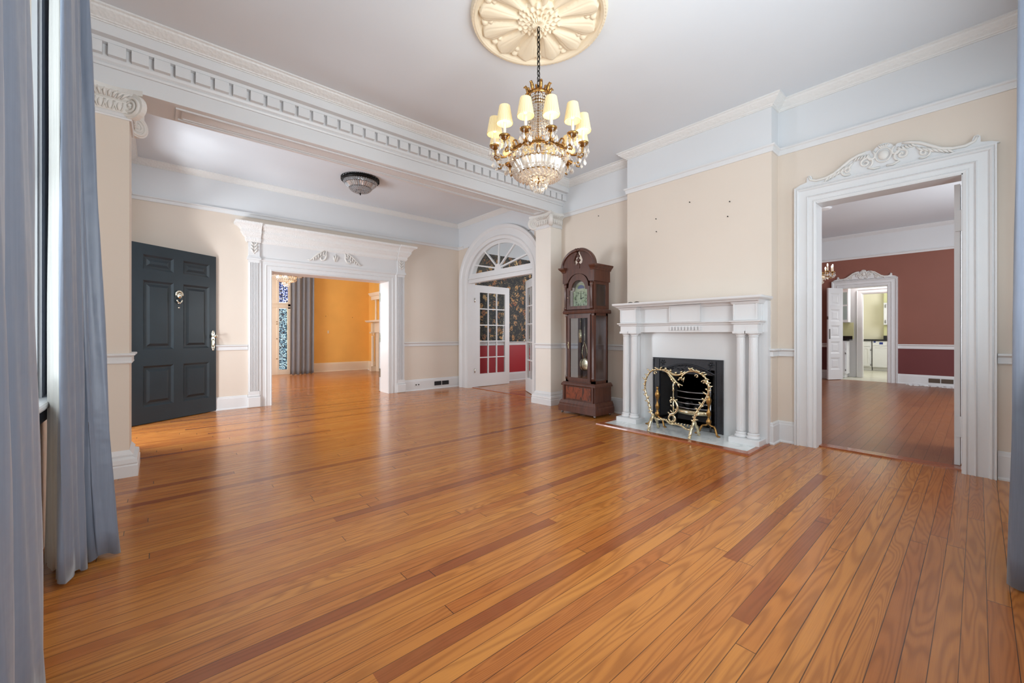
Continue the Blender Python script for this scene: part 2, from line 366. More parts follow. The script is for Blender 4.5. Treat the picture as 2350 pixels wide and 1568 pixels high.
        if sub:
            b = o.modifiers.new('sub', 'SUBSURF'); b.levels = sub; b.render_levels = sub
        tag(o, label, cat, group, kind); return o
def world_inv(p):
    m = Matrix.Identity(4); q = p; chain = []
    while q is not None: chain.append(q); q = q.parent
    for c in reversed(chain):
        m = m @ (c.matrix_parent_inverse if c.parent else Matrix.Identity(4)) @ c.matrix_basis
    return m.inverted()
def tag(o, label=None, cat=None, group=None, kind=None):
    if label: o['label'] = label
    if cat: o['category'] = cat
    if group: o['group'] = group
    if kind: o['kind'] = kind
    return o
def empty(name, loc, label, cat, group=None, kind=None, rz=0.0):
    o = bpy.data.objects.new(name, None); COL.objects.link(o); o.location = loc; o.rotation_euler = (0, 0, rz)
    o.empty_display_size = 0.1; return tag(o, label, cat, group, kind)
def copytree(o, parent=None):
    kids = [q for q in COL.objects if q.parent is o]
    c = o.copy(); COL.objects.link(c)
    if parent is not None: c.parent = parent
    for ch in kids: copytree(ch, c)
    return c

def sweep(mb, path, prof, closed=False, side=1.0, mapf=None):
    """path: (a,b) points; prof: (offset, h) pairs; offset goes to the left of travel (side=1)."""
    N = len(path); P = [Vector(p) for p in path]; K = len(prof); vs = []; fs = []
    for i in range(N):
        d0 = (P[i] - P[i-1]).normalized() if (closed or i > 0) else None
        d1 = (P[(i+1) % N] - P[i]).normalized() if (closed or i < N-1) else None
        if d0 is None: d0 = d1
        if d1 is None: d1 = d0
        n0 = Vector((-d0.y, d0.x)) * side; n1 = Vector((-d1.y, d1.x)) * side
        m = (n0 + n1) / max(0.15, 1 + n0.dot(n1))
        for (o, h) in prof: q = P[i] + m * o; vs.append(mapf(q.x, q.y, h) if mapf else (q.x, q.y, h))
    for i in range(N if closed else N-1):
        j = (i+1) % N
        for k in range(K):
            q = (k+1) % K; fs.append((i*K+k, i*K+q, j*K+q, j*K+k))
    if not closed: fs.append(tuple(range(K))[::-1]); fs.append(tuple((N-1)*K+k for k in range(K)))
    mb.add(vs, fs); return mb

# wall-plane frames: (u, z, out) -> world
def on_x(X, s=-1): return lambda u, z, w: (X + s*w, u, z)     # wall at x=X, outward direction s along x
def on_y(Y, s=-1): return lambda u, z, w: (u, Y + s*w, z)

def wall(name, axis, pos, thick, a0, a1, z0, z1, holes, bands, label, arch=None):
    """solid wall with openings; bands = [(ztop, material index)], holes = [(a0,a1,z0,z1)]"""
    mb = MB()
    us = sorted({a0, a1} | {h[0] for h in holes} | {h[1] for h in holes})
    zs = sorted({z0, z1} | {h[2] for h in holes} | {h[3] for h in holes} | {b[0] for b in bands if z0 < b[0] < z1})
    us = [u for u in us if a0 <= u <= a1]; zs = [z for z in zs if z0 <= z <= z1]
    for i in range(len(us)-1):
        for j in range(len(zs)-1):
            um, zm = (us[i]+us[i+1])/2, (zs[j]+zs[j+1])/2
            if any(h[0] < um < h[1] and h[2] < zm < h[3] for h in holes): continue
            mb.cur = next(b[1] for b in bands if zm < b[0])
            if axis == 'x': mb.box((pos, us[i], zs[j]), (pos+thick, us[i+1], zs[j+1]))
            else: mb.box((us[i], pos, zs[j]), (us[i+1], pos+thick, zs[j+1]))
    return mb, name, label

# ================================================================== THE SETTING
CZ = 3.46      # main ceiling height
ST = 'structure'
def st(mb, name, mat, label, cat, **k): return mb.obj(name, mat, label=label, cat=cat, kind=ST, **k)
# floors
st(MB().box((-0.75, -0.6, -0.12), (4.88, 13.2, 0)).box((4.88, 3.36, -0.12), (8.3, 7.6, 0)), 'floor', 'floor', 'glossy honey coloured pine board floor of the empty main room, hall and front room', 'floor')
st(MB().box((4.94, -2.2, -0.12), (12.50, 3.30, 0.0)), 'floor', 'floor2', 'dull brown board floor of the red dining room beyond the right doorway', 'floor')
st(MB().box((12.50, 0.0, -0.12), (16.6, 3.3, -0.005)), 'floor', 'kitfloor', 'pale tiled kitchen floor beyond the dining room', 'floor')
st(MB().box((4.86, 0.05, -0.05), (4.98, 1.06, 0.012)), 'trim_1', 'border', 'brown wooden threshold strip in the right doorway', 'threshold')
st(MB().box((4.83, 4.86, -0.05), (4.93, 6.86, 0.008)), 'trim_2', 'border', 'wooden threshold strip under the arched French doors', 'threshold')
# ceilings
st(MB().box((-0.75, -0.6, CZ), (4.95, 4.64, CZ+0.1)), 'ceiling', 'ceil', 'white ceiling of the main room around the cream medallion', 'ceiling')
st(MB().box((-0.5, 4.64, 3.38), (4.95, 7.5, 3.5)), 'ceiling', 'ceil', 'white hall ceiling with the small crystal lamp', 'ceiling')
st(MB().box((-0.5, 7.5, 3.38), (5.1, 13.0, 3.5)), 'ceiling', 'ceil', 'ceiling of the orange front room', 'ceiling')
st(MB().box((4.95, 3.36, 3.38), (8.3, 7.5, 3.5)), 'ceiling', 'ceil', 'ceiling of the room with flowered wallpaper', 'ceiling')
st(MB().box((4.95, -2.2, CZ), (12.6, 3.30, CZ+0.1)), 'ceiling', 'ceil', 'white ceiling of the red dining room', 'ceiling')
st(MB().box((12.6, 0.0, 2.95), (16.6, 3.3, 3.05)), 'ceiling', 'ceil', 'low white ceiling of the kitchen', 'ceiling')

B1 = [(2.95, 0), (9, 1)]
def W(name, label, *a, mats=('beige', 'wallw')):
    mb, n, l = wall(name, *a, label); return mb.obj(name, [M[m] for m in mats], label=label, cat='wall', kind=ST)
# main room
W('wall_right', 'beige right wall with the tall doorway and the fireplace breast', 'x', 4.80, 0.15, -0.5, 4.70, 0, CZ, [(0.075, 1.035, 0, 2.37)], B1)
mbx, _, _ = wall('b', 'x', 4.61, 0.19, 1.355, 3.01, 0, CZ, [(1.86, 2.56, 0, 0.72)], B1, '')
mbx.obj('wall_chimney_breast', [M['beige'], M['wallw']], label='beige chimney breast standing forward above the white mantelpiece', cat='wall', kind=ST)
W('wall_left', 'left wall of the main room behind the grey curtains', 'x', -0.60, 0.15, -0.5, 4.31, 0, CZ, [(0.02, 1.05, 0.80, 2.95), (1.45, 2.88, 0.80, 2.95)], B1)  # the hole nearer the camera is added to let fill light in
W('wall_rear', 'rear wall of the main room behind the right curtain', 'y', -0.50, 0.15, -0.6, 4.95, 0, CZ, [(0.98, 2.55, 0.75, 2.92), (3.42, 4.48, 0.75, 2.92)], B1)
# hall
HB = [(2.865, 0), (9, 1)]
W('wall_hall_right', 'hall wall with the arched French doors', 'x', 4.74, 0.15, 4.62, 7.30, 0, 3.40, [(4.89, 6.82, 0, 2.86)], HB)
W('wall_hall_back', 'hall wall with the wide cased opening to the orange room', 'y', 7.17, 0.32, -0.45, 4.95, 0, 3.40, [(1.30, 3.185, 0, 2.075)], HB)
W('wall_hall_left', 'hall wall holding the open front door', 'x', -0.45, 0.15, 4.64, 7.30, 0, 3.40, [(5.36, 6.55, 0, 2.85)], HB)
# spandrels of the elliptical arch
arch = MB(on_x(4.74, 1)); n = 40
AC, AR, AZ0, AH = 5.855, 0.965, 2.16, 0.70
def arc(r_extra=0.0, z_extra=0.0, k=n, c=AC): return [(c - (AR + r_extra)*cos(pi*i/k), AZ0 + (AH + z_extra)*sin(pi*i/k)) for i in range(k+1)]
ar = arc()
for i in range(n):
    (u0, v0), (u1, v1) = ar[i], ar[i+1]
    arch.add([(u0,v0,0),(u1,v1,0),(u1,2.87,0),(u0,2.87,0),(u0,v0,.15),(u1,v1,.15),(u1,2.87,.15),(u0,2.87,.15)], [(0,1,2,3),(4,7,6,5),(0,4,5,1),(2,6,7,3)])
st(arch, 'wall_hall_arch', 'wallw', 'wall above the half round fanlight', 'wall')
# front room (orange)
OB = [(2.88, 0), (9, 1)]
W('wall_front_room', 'orange back wall of the front room with the stained glass window', 'y', 12.50, 0.15, -0.45, 5.1, 0, 3.40, [(1.3, 2.66, 0.1, 2.6)], OB, mats=('orange', 'wallw'))
W('wall_front_room_right', 'orange wall carrying the far mantelpiece', 'x', 4.93, 0.15, 7.45, 12.65, 0, 3.40, [], OB, mats=('orange', 'wallw'))
W('wall_front_room_left', 'orange window wall of the front room', 'x', -0.45, 0.12, 7.30, 12.65, 0, 3.40, [(8.6, 10.6, 0.7, 2.7)], OB, mats=('orange', 'wallw'))
# flowered room
FB = [(0.86, 1), (2.90, 0), (9, 2)]
W('wall_flowered', 'black flowered wallpaper above a red wainscot behind the French doors', 'y', 7.22, 0.1, 4.89, 8.3, 0, 3.40, [], FB, mats=('paper', 'red', 'wallw'))
W('wall_flowered_end', 'end wall of the flowered room', 'x', 8.2, 0.1, 3.36, 7.3, 0, 3.40, [(4.2, 5.8, .8, 2.7)], FB, mats=('paper', 'red', 'wallw'))
W('wall_flowered_near', 'near wall of the flowered room', 'y', 3.34, 0.06, 4.95, 8.3, 0, 3.40, [], FB, mats=('paper', 'red', 'wallw'))
# dining room
DB = [(0.80, 1), (2.90, 0), (9, 2)]
DM = ('maroon', 'maroon2', 'wallw')
W('wall_dining_far', 'rust red wall with the kitchen doorway at the far end of the dining room', 'x', 12.45, 0.15, -2.1, 3.30, 0, CZ, [(1.345, 2.19, 0, 2.21)], DB, mats=DM)
W('wall_dining_left', 'rust red left wall of the dining room', 'y', 3.22, 0.1, 4.95, 12.5, 0, CZ, [], DB, mats=DM)
W('wall_dining_right', 'rust red window wall of the dining room', 'y', -2.1, 0.12, 4.95, 12.6, 0, CZ, [(5.9, 7.3, .7, 2.8), (7.8, 10.2, .7, 2.8)], DB, mats=DM)
st(MB().box((4.80, -2.2, 0), (4.95, -0.5, CZ)), 'wall_dining_outer', 'wallw', 'outer wall section of the dining room beyond the rear windows', 'wall')
# kitchen
st(MB().box((16.55, 0, 0), (16.7, 3.3, 3)), 'wall_kitchen_far', 'kitwall', 'pale yellow kitchen wall', 'wall')
st(MB().box((12.6, 2.62, 0), (16.6, 2.72, 3)), 'wall_kitchen_left', 'kitwall', 'pale kitchen side wall', 'wall')
W('wall_kitchen_right', 'kitchen window wall', 'y', 0.0, 0.12, 12.6, 16.7, 0, 3.0, [(14.1, 15.7, 1.0, 2.9)], [(9, 0)], mats=('kitwall',))
W('wall_pantry', 'white wall with the second kitchen doorway', 'x', 13.45, 0.12, 0.1, 2.62, 0, 2.95, [(1.0, 1.925, 0, 2.11)], [(9, 0)], mats=('white',))

# ---- mouldings
def crownprof(z, out, h):  # drop h, projection out
    return [(0, z), (out, z), (out, z-0.012), (out*0.86, z-0.018), (out*0.80, z-h*0.34), (out*0.5, z-h*0.62), (out*0.26, z-h*0.78), (out*0.22, z-h*0.86), (out*0.10, z-h*0.90), (out*0.10, z-h), (0, z-h)]
def railprof(z0, z1, out):
    h = z1-z0; return [(0, z0), (out*0.35, z0), (out*0.45, z0+h*0.12), (out*0.55, z0+h*0.62), (out*0.95, z0+h*0.74), (out, z0+h*0.80), (out, z0+h*0.95), (out*0.5, z1), (0, z1)]
def chairprof(z0, z1, out):
    h = z1-z0; return [(0, z0), (out*0.4, z0), (out*0.5, z0+h*0.1), (out*0.42, z0+h*0.2), (out*0.42, z0+h*0.62), (out*0.75, z0+h*0.74), (out, z0+h*0.82), (out, z0+h*0.96), (out*0.9, z1), (0, z1)]
def baseprof(h, out=0.022):
    return [(0, 0), (out*1.5, 0), (out*1.5, 0.012), (out*1.1, 0.02), (out, 0.024), (out, h*0.84), (out*0.8, h*0.88), (out*0.75, h*0.95), (out*0.3, h), (0, h)]
def carved(name, base, sc=60):
    t = NT(name); t.bs.inputs['Base Color'].default_value = base; t.bs.inputs['Roughness'].default_value = 0.45
    v = t.n('ShaderNodeTexVoronoi'); v.inputs['Scale'].default_value = sc; t.l(t.coord(), v.inputs['Vector'])
    t.bump(v.outputs['Distance'], 0.5, 0.008); return t.m
M['carved'] = carved('white_carved_moulding', rgb(230, 229, 226), 38)
M['carvedc'] = carved('fine_carved_plaster', rgb(234, 233, 231), 70)
main_path = [(-0.45, -0.35), (4.80, -0.35), (4.80, 1.355), (4.61, 1.355), (4.61, 3.01), (4.80, 3.01), (4.80, 4.18), (-0.45, 4.18)]
st(sweep(MB(), main_path, crownprof(CZ, 0.10, 0.088), closed=True), 'trim_3', 'carved', 'white carved crown moulding around the main ceiling', 'crown moulding')
rail_path = [(-0.45, 4.32), (-0.45, -0.35), (4.80, -0.35), (4.80, 1.355), (4.61, 1.355), (4.61, 3.01), (4.80, 3.01), (4.80, 4.33)]
st(sweep(MB(), rail_path, railprof(2.925, 2.995, 0.035)), 'trim_4', 'white', 'white picture rail between beige wall and white frieze of the main room', 'picture rail')
for nm, pth, lb in [('trim_5', [(4.80, 1.19), (4.80, 1.355), (4.61, 1.355), (4.61, 1.372)], 'short white chair rail between the right doorway and the mantelpiece'),
                    ('trim_6', [(4.61, 2.995), (4.61, 3.01), (4.80, 3.01), (4.80, 4.33)], 'white chair rail behind the grandfather clock'),
                    ('trim_7', [(4.80, -0.35), (4.80, -0.095)], 'short dentilled chair rail between the right doorway and the right curtain')]:
    st(sweep(MB(), pth, chairprof(0.872, 0.952, 0.042)), nm, 'white', lb, 'chair rail')
for nm, pth, lb in [('baseboard_right', [(4.80, 1.19), (4.80, 1.355), (4.61, 1.355), (4.61, 1.375)], 'white baseboard between the right doorway and the hearth'),
                    ('baseboard_right_far', [(4.61, 2.99), (4.61, 3.01), (4.80, 3.01), (4.80, 4.33)], 'white baseboard behind the grandfather clock'),
                    ('baseboard_right_near', [(4.80, -0.35), (4.80, -0.095)], 'white baseboard beside the right curtain'),
                    ('baseboard_rear', [(-0.45, 0.3), (-0.45, -0.35), (4.78, -0.35)], 'white baseboard under the rear windows')]:
    st(sweep(MB(), pth, baseprof(0.215)), nm, 'white', lb, 'baseboard')
hall = [(-0.30, 4.66), (4.74, 4.66), (4.74, 7.17), (-0.30, 7.17)]
st(sweep(MB(), hall, crownprof(3.38, 0.085, 0.072), closed=True), 'trim_8', 'carved', 'white crown moulding around the hall ceiling', 'crown moulding')
st(sweep(MB(), [(4.74, 6.98), (4.74, 7.17), (-0.30, 7.17), (-0.30, 4.66)], railprof(2.85, 2.915, 0.035)), 'trim_9', 'white', 'white picture rail on the hall back wall above the cased opening', 'picture rail')
st(sweep(MB(), [(4.74, 4.66), (4.74, 4.80)], railprof(2.85, 2.915, 0.035)), 'trim_10', 'white', 'short picture rail between arch and right pillar', 'picture rail')
st(sweep(MB(), [(4.74, 7.17), (3.50, 7.17)], chairprof(0.862, 0.94, 0.036)), 'trim_11', 'white', 'white chair rail between cased opening and French doors', 'chair rail')
st(sweep(MB(), [(0.99, 7.17), (-0.30, 7.17)], chairprof(0.862, 0.94, 0.036)), 'trim_12', 'white', 'white chair rail between front door and cased opening', 'chair rail')
st(sweep(MB(), [(4.74, 7.17), (3.51, 7.17)], baseprof(0.215)), 'baseboard_hall', 'white', 'white hall baseboard holding the outlet and the dark register', 'baseboard')
st(sweep(MB(), [(0.985, 7.17), (-0.30, 7.17)], baseprof(0.19)), 'baseboard_hall_left', 'white', 'white hall baseboard behind the front door', 'baseboard')
st(sweep(MB(), [(4.93, 11.9), (4.93, 12.50), (2.72, 12.50)], baseprof(0.26)), 'baseboard_front_room', 'cream', 'tall cream baseboard under the orange wall', 'baseboard')
st(sweep(MB(), [(8.2, 7.22), (4.90, 7.22)], baseprof(0.20)), 'baseboard_flowered', 'wallw', 'grey white baseboard under the red wainscot', 'baseboard')
st(sweep(MB(), [(8.2, 7.22), (4.90, 7.22)], chairprof(0.84, 0.92, 0.03)), 'trim_13', 'wallw', 'grey white chair rail between wallpaper and red wainscot', 'chair rail')
st(sweep(MB(), [(12.45, -2.0), (12.45, 1.19)], chairprof(0.775, 0.875, 0.035)), 'trim_14', 'white', 'white chair rail right of the kitchen doorway', 'chair rail')
st(sweep(MB(), [(12.45, 2.335), (12.45, 3.22), (4.95, 3.22)], chairprof(0.775, 0.875, 0.035)), 'trim_15', 'white', 'white chair rail left of the kitchen doorway', 'chair rail')
st(sweep(MB(), [(12.45, -2.0), (12.45, 1.19)], baseprof(0.215)), 'baseboard_dining', 'white', 'white dining baseboard right of the kitchen doorway', 'baseboard')
st(sweep(MB(), [(12.45, 2.335), (12.45, 3.22), (4.95, 3.22)], baseprof(0.215)), 'baseboard_dining_left', 'white', 'white dining baseboard left of the kitchen doorway', 'baseboard')
din = [(12.45, -1.98), (12.45, 3.22), (4.95, 3.22)]
st(sweep(MB(), din, railprof(2.875, 2.93, 0.03)), 'trim_16', 'white', 'white picture rail of the dining room', 'picture rail')
st(sweep(MB(), din, crownprof(CZ, 0.08, 0.08)), 'trim_17', 'white', 'white crown moulding of the dining room', 'crown moulding')

# ---- the dentilled beam
beam = empty('beam', (2.2, 4.48, 2.985), 'white dentilled ceiling beam spanning between the two pillars', 'beam', kind=ST)
m = MB(); m.box((-0.60, 4.31, 2.985), (4.86, 4.66, 3.47)); m.obj('body', 'white', beam)
m = MB(); prof = [(0, 3.115), (0.016, 3.115), (0.022, 3.13), (0.014, 3.14), (0.03, 3.155), (0.036, 3.17), (0.036, 3.179), (0.036, 3.262), (0.07, 3.268), (0.074, 3.293), (0.13, 3.296), (0.13, 3.40), (0.13, 3.46), (0, 3.46)]
sweep(m, [(4.80, 4.31), (-0.45, 4.31)], prof); m.obj('cornice', 'white', beam)
m = MB(); x = -0.42; k = 0
while x < 4.76:
    m.box((x, 4.232, 3.179), (x+0.098, 4.30, 3.262)); x += 0.1285
m.obj('dentil_course', 'white', beam)
m = MB()
# raised frame that outlines the recessed soffit panel
for a, b in [((0.10, 4.375, 2.972), (4.46, 4.393, 2.988)), ((0.10, 4.585, 2.972), (4.46, 4.603, 2.988)), ((0.10, 4.393, 2.972), (0.118, 4.585, 2.988)), ((4.442, 4.393, 2.972), (4.46, 4.585, 2.988)),
             ((0.14, 4.41, 2.976), (4.42, 4.418, 2.988)), ((0.14, 4.56, 2.976), (4.42, 4.568, 2.988)), ((0.14, 4.418, 2.976), (0.148, 4.56, 2.988)), ((4.412, 4.418, 2.976), (4.42, 4.56, 2.988))]: m.box(a, b)
m.obj('panel_moulding', 'white', beam)

# ---- pillars with corner-volute capitals
def spiral(turns=2.6, r0=0.088, r1=0.012, k=60):
    return [((r0 + (r1-r0) * (i/k)**0.8) * cos(tau*turns*i/k + pi/2), (r0 + (r1-r0) * (i/k)**0.8) * sin(tau*turns*i/k + pi/2)) for i in range(k+1)]
def volute(m, cx_, cy_, cz, ang, s=1.0):
    """volute disc at a corner, its plane holding z and the direction ang"""
    d = Vector((cos(ang), sin(ang))); nrm = Vector((-sin(ang), cos(ang)))
    for sd in (1, -1):
        pts = []
        for (a, b) in spiral(): pts.append((cx_ + d.x*a*s + nrm.x*sd*0.022, cy_ + d.y*a*s + nrm.y*sd*0.022, cz + b*s))
        m.tube(pts, [0.0125*s*(1-0.4*i/len(pts)) for i in range(len(pts))], 6)
        m.blob((cx_ + nrm.x*sd*0.026, cy_ + nrm.y*sd*0.026, cz), 0.014, 8, 5)
    ring = []
    n_ = 24
    f = MB(); vs = []; fs = []
    for sd in (-1, 1):
        for i in range(n_): a = tau*i/n_; vs.append((cx_ + d.x*cos(a)*0.086*s + nrm.x*sd*0.02, cy_ + d.y*cos(a)*0.086*s + nrm.y*sd*0.02, cz + sin(a)*0.086*s))
    fs = [tuple(range(n_)), tuple(range(n_, 2*n_))] + [(i, (i+1)%n_, n_+(i+1)%n_, n_+i) for i in range(n_)]
    m.add(vs, fs)
def leafcluster(m, fx, fy, dirn, tang, z, n_=5, w=0.2, h=0.09):
    for i in range(n_):
        t = (i - (n_-1)/2) / n_ * w; c = (fx + tang[0]*t, fy + tang[1]*t)
        pts = [(c[0]+dirn[0]*0.006, c[1]+dirn[1]*0.006, z), (c[0]+dirn[0]*0.02, c[1]+dirn[1]*0.02, z+h*0.5), (c[0]+dirn[0]*0.045, c[1]+dirn[1]*0.045, z+h*0.9), (c[0]+dirn[0]*0.06, c[1]+dirn[1]*0.06, z+h*0.75)]
        m.tube(pts, [0.014, 0.017, 0.013, 0.006], 6)
def pillar(x0, x1, y0, y1, out, label, face_label):
    """x0 wall side, x1 free side; out=+1 if the free face looks to +x"""
    p = empty('pillar', ((x0+x1)/2, (y0+y1)/2, 0), label, 'pillar', kind=ST)
    m = MB(); m.box((x0, y0, 0.02), (x1, y1, 2.80)); m.obj('shaft', 'beige' if out > 0 else 'cream_w', p)
    pth = [(x0, y1), (x1, y1), (x1, y0), (x0, y0)] if out > 0 else [(x0, y0), (x1, y0), (x1, y1), (x0, y1)]
    sd = 1 if out > 0 else 1
    m = MB(); sweep(m, pth, [(0, 0), (0.052, 0), (0.052, 0.085), (0.045, 0.095), (0.05, 0.105), (0.046, 0.135), (0.02, 0.15), (0.024, 0.165), (0.008, 0.19), (0, 0.20)], side=1)
    m.obj('base', 'white', p)
    m = MB(); sweep(m, pth, chairprof(0.872, 0.95, 0.034 if out > 0 else 0.02), side=1); m.obj('chair_rail', 'white', p)
    m = MB(); sweep(m, pth, [(0, 2.755), (0.012, 2.755), (0.016, 2.765), (0.010, 2.775), (0.016, 2.79), (0.012, 2.80), (0, 2.80)], side=1); m.obj('necking', 'white', p)
    c = MB(); c.box((min(x0,x1), y0, 2.79), (max(x0,x1), y1, 2.94))
    # concave abacus
    e = 0.078; K = 12; poly = []
    cor = [(x0, y0-e), (x1+out*e, y0-e), (x1+out*e, y1+e), (x0, y1+e)]
    for a in range(4):
        A, Bq = Vector(cor[a]), Vector(cor[(a+1) % 4]); L = (Bq-A).length; nn = Vector((-(Bq-A).y, (Bq-A).x)).normalized()
        if nn.dot(Vector(((x0+x1)/2, (y0+y1)/2)) - A) < 0: nn = -nn
        for i in range(K):
            t = i/K
            if a == 3: q = A + (Bq-A)*t
            else: q = A + (Bq-A)*t + nn * 0.055 * sin(pi*t)
            poly.append((q.x, q.y))
    c.prism(poly, 2.945, 2.984); 
    for (cx_, cy_, an) in [(x1+out*0.022, y0-0.022, atan2(-1, out)), (x1+out*0.022, y1+0.022, atan2(1, out))]: volute(c, cx_, cy_, 2.862, an, 1.12)
    # echinus band with egg and dart, foliage above
    sweep(c, pth, [(0, 2.795), (0.016, 2.80), (0.026, 2.84), (0.030, 2.88), (0.018, 2.888), (0.030, 2.90), (0.034, 2.925), (0.05, 2.944), (0, 2.945)], side=1)
    yc = (y0+y1)/2; xl = abs(x1-x0)
    def egg(px_, py_, dx_, dy_):
        c.blob((px_+dx_*0.022, py_+dy_*0.022, 2.842), (0.016 if dx_ == 0 else 0.014, 0.016 if dy_ == 0 else 0.014, 0.034), 9, 6)
    for i in range(5):
        yy = yc + (i-2)*0.052; egg(x1, yy, out, 0)
        for q_ in (-1, 1): c.tube([(x1+out*0.028, yy+q_*0.022, 2.872), (x1+out*0.034, yy+q_*0.024, 2.84), (x1+out*0.022, yy+q_*0.012, 2.805)], 0.0045, 5)
    for i in range(4):
        xx = x1 - out*(0.055 + i*0.052)
        if abs(xx-x0) < 0.02: continue
        egg(xx, y0, 0, -1)
        for q_ in (-1, 1): c.tube([(xx+q_*0.022, y0-0.028, 2.872), (xx+q_*0.024, y0-0.034, 2.84), (xx+q_*0.012, y0-0.022, 2.805)], 0.0045, 5)
    for k_ in range(9):   # flower sprays between abacus and band
        a_ = (k_-4)*0.022
        c.tube([(x1+out*0.03, yc+a_, 2.895), (x1+out*0.045, yc+a_*1.5, 2.925), (x1+out*0.04, yc+a_*2.0, 2.95)], [0.006, 0.010, 0.004], 5)
        xm = (x0+x1)/2; c.tube([(xm+a_, y0-0.03, 2.895), (xm+a_*1.3, y0-0.045, 2.925), (xm+a_*1.7, y0-0.04, 2.95)], [0.006, 0.010, 0.004], 5)
    c.obj('capital', 'carvedw', p, label='carved scroll capital')
    return p
M['cream_w'] = simple('creamy_white_paint', rgb(234, 227, 217), 0.5, var=0.01)
M['carvedw'] = simple('white_plaster_carving', rgb(226, 222, 216), 0.55)
PL = pillar(-0.45, -0.18, 4.33, 4.66, 1, 'square left pillar with scroll capital beside the grey curtains', '')
m = MB(); m.box((-0.386, 4.312, 2.835), (-0.345, 4.332, 2.965)); m.obj('broken_gap_shade', 'gap_shade', PL, label='dark painted block for the shaded gap where a capital piece is missing')  # solid dark block painted as the shade inside the break
pillar(4.80, 4.554, 4.33, 4.66, -1, 'square right pillar with scroll capital left of the grandfather clock', '')

# ================================================================== windows and doors of the setting
def windowframe(name, fn, u0, u1, z0, z1, label, depth=0.12, cas=0.16, sash=True):
    p = empty(name, fn((u0+u1)/2, z0, 0), label, 'window', kind=ST)
    m = MB(fn)
    for (c0, c1, w) in ((0.0, cas, 0.018), (0.012, 0.03, 0.03), (0.05, 0.062, 0.026), (0.075, 0.087, 0.026), (0.10, 0.112, 0.026), (cas-0.03, cas, 0.036)):
        m.box((u0-c1, z0, 0), (u0-c0, z1+c0, w)); m.box((u1+c0, z0, 0), (u1+c1, z1+c0, w)); m.box((u0-c1, z1+c0, 0), (u1+c1, z1+c1, w))
    m.obj('casing', 'white', p)
    m = MB(fn); m.box((u0-cas-0.03, z0-0.035, 0), (u1+cas+0.03, z0, 0.075)); m.obj('sill', 'white', p, bevel=0.012)
    m = MB(fn); m.box((u0-cas, z0-0.13, 0), (u1+cas, z0-0.035, 0.02)); m.obj('apron', 'white', p)
    m = MB(fn); zm = (z0+z1)/2; d0, d1 = -0.10, -0.06
    for a, b in (((u0, z0), (u0+0.05, z1)), ((u1-0.05, z0), (u1, z1)), ((u0, z0), (u1, z0+0.07)), ((u0, z1-0.05), (u1, z1)), ((u0, zm-0.025), (u1, zm+0.025))):
        m.box((a[0], a[1], d0), (b[0], b[1], d1))
    m.obj('sash', 'white', p)
    m = MB(fn); m.box((u0+0.05, z0+0.07, -0.083), (u1-0.05, z1-0.05, -0.079)); m.obj('pane', 'glass', p)
    return p
windowframe('window_1', on_x(-0.45, 1), 1.45, 2.88, 0.80, 2.95, 'tall side window with white fluted casing between the two left curtains', cas=0.27)
windowframe('fill_window', on_x(-0.45, 1), 0.02, 1.05, 0.80, 2.95, 'added unseen side window beside the camera for extra light', cas=0.16)  # invented out of view, put in so more light reaches the right wall
windowframe('window_2', on_y(-0.35, 1), 0.98, 2.55, 0.75, 2.92, 'rear window beside the right curtain')
windowframe('window_3', on_y(-0.35, 1), 3.42, 4.48, 0.75, 2.92, 'rear window in the corner by the right doorway', cas=0.12)

# ---- panelled doors.  local frame: u along the leaf, z up, w out of its visible face
def leaf_frame(hx, hy, ang):   # u direction ang, w = direction rotated -90 deg
    c, s = cos(ang), sin(ang)
    return lambda u, z, w: (hx + u*c + w*s, hy + u*s - w*c, z)
def panel_leaf(fn, wd, ht, th, panels, mat, p, z0=0.0, name='leaf'):
    m = MB(fn)
    us = sorted({0, wd} | {q[0] for q in panels} | {q[1] for q in panels}); zs = sorted({z0, ht} | {q[2] for q in panels} | {q[3] for q in panels})
    for i in range(len(us)-1):
        for j in range(len(zs)-1):
            um, zm = (us[i]+us[i+1])/2, (zs[j]+zs[j+1])/2
            if any(q[0] < um < q[1] and q[2] < zm < q[3] for q in panels): continue
            m.box((us[i], zs[j], -th), (us[i+1], zs[j+1], 0))
    for (a, b, c, d) in panels:
        m.box((a, c, -th*0.72), (b, d, -th*0.36))
        # sloping ogee frame and raised field
        fr_ = [(0, 0.0), (0.022, -th*0.34)]
        o = 0.024
        vs = [(a, c, -0.001), (b, c, -0.001), (b, d, -0.001), (a, d, -0.001), (a+o, c+o, -th*0.35), (b-o, c+o, -th*0.35), (b-o, d-o, -th*0.35), (a+o, d-o, -th*0.35)]
        m.add(vs, [(0,1,5,4),(1,2,6,5),(2,3,7,6),(3,0,4,7)])
        if b-a > 0.2:
            e = 0.045; f = 0.075
            vs = [(a+e, c+e, -th*0.35), (b-e, c+e, -th*0.35), (b-e, d-e, -th*0.35), (a+e, d-e, -th*0.35), (a+f, c+f, -th*0.14), (b-f, c+f, -th*0.14), (b-f, d-f, -th*0.14), (a+f, d-f, -th*0.14)]
            m.add(vs, [(0,1,5,4),(1,2,6,5),(2,3,7,6),(3,0,4,7),(4,5,6,7)])
    return m.obj(name, mat, p)
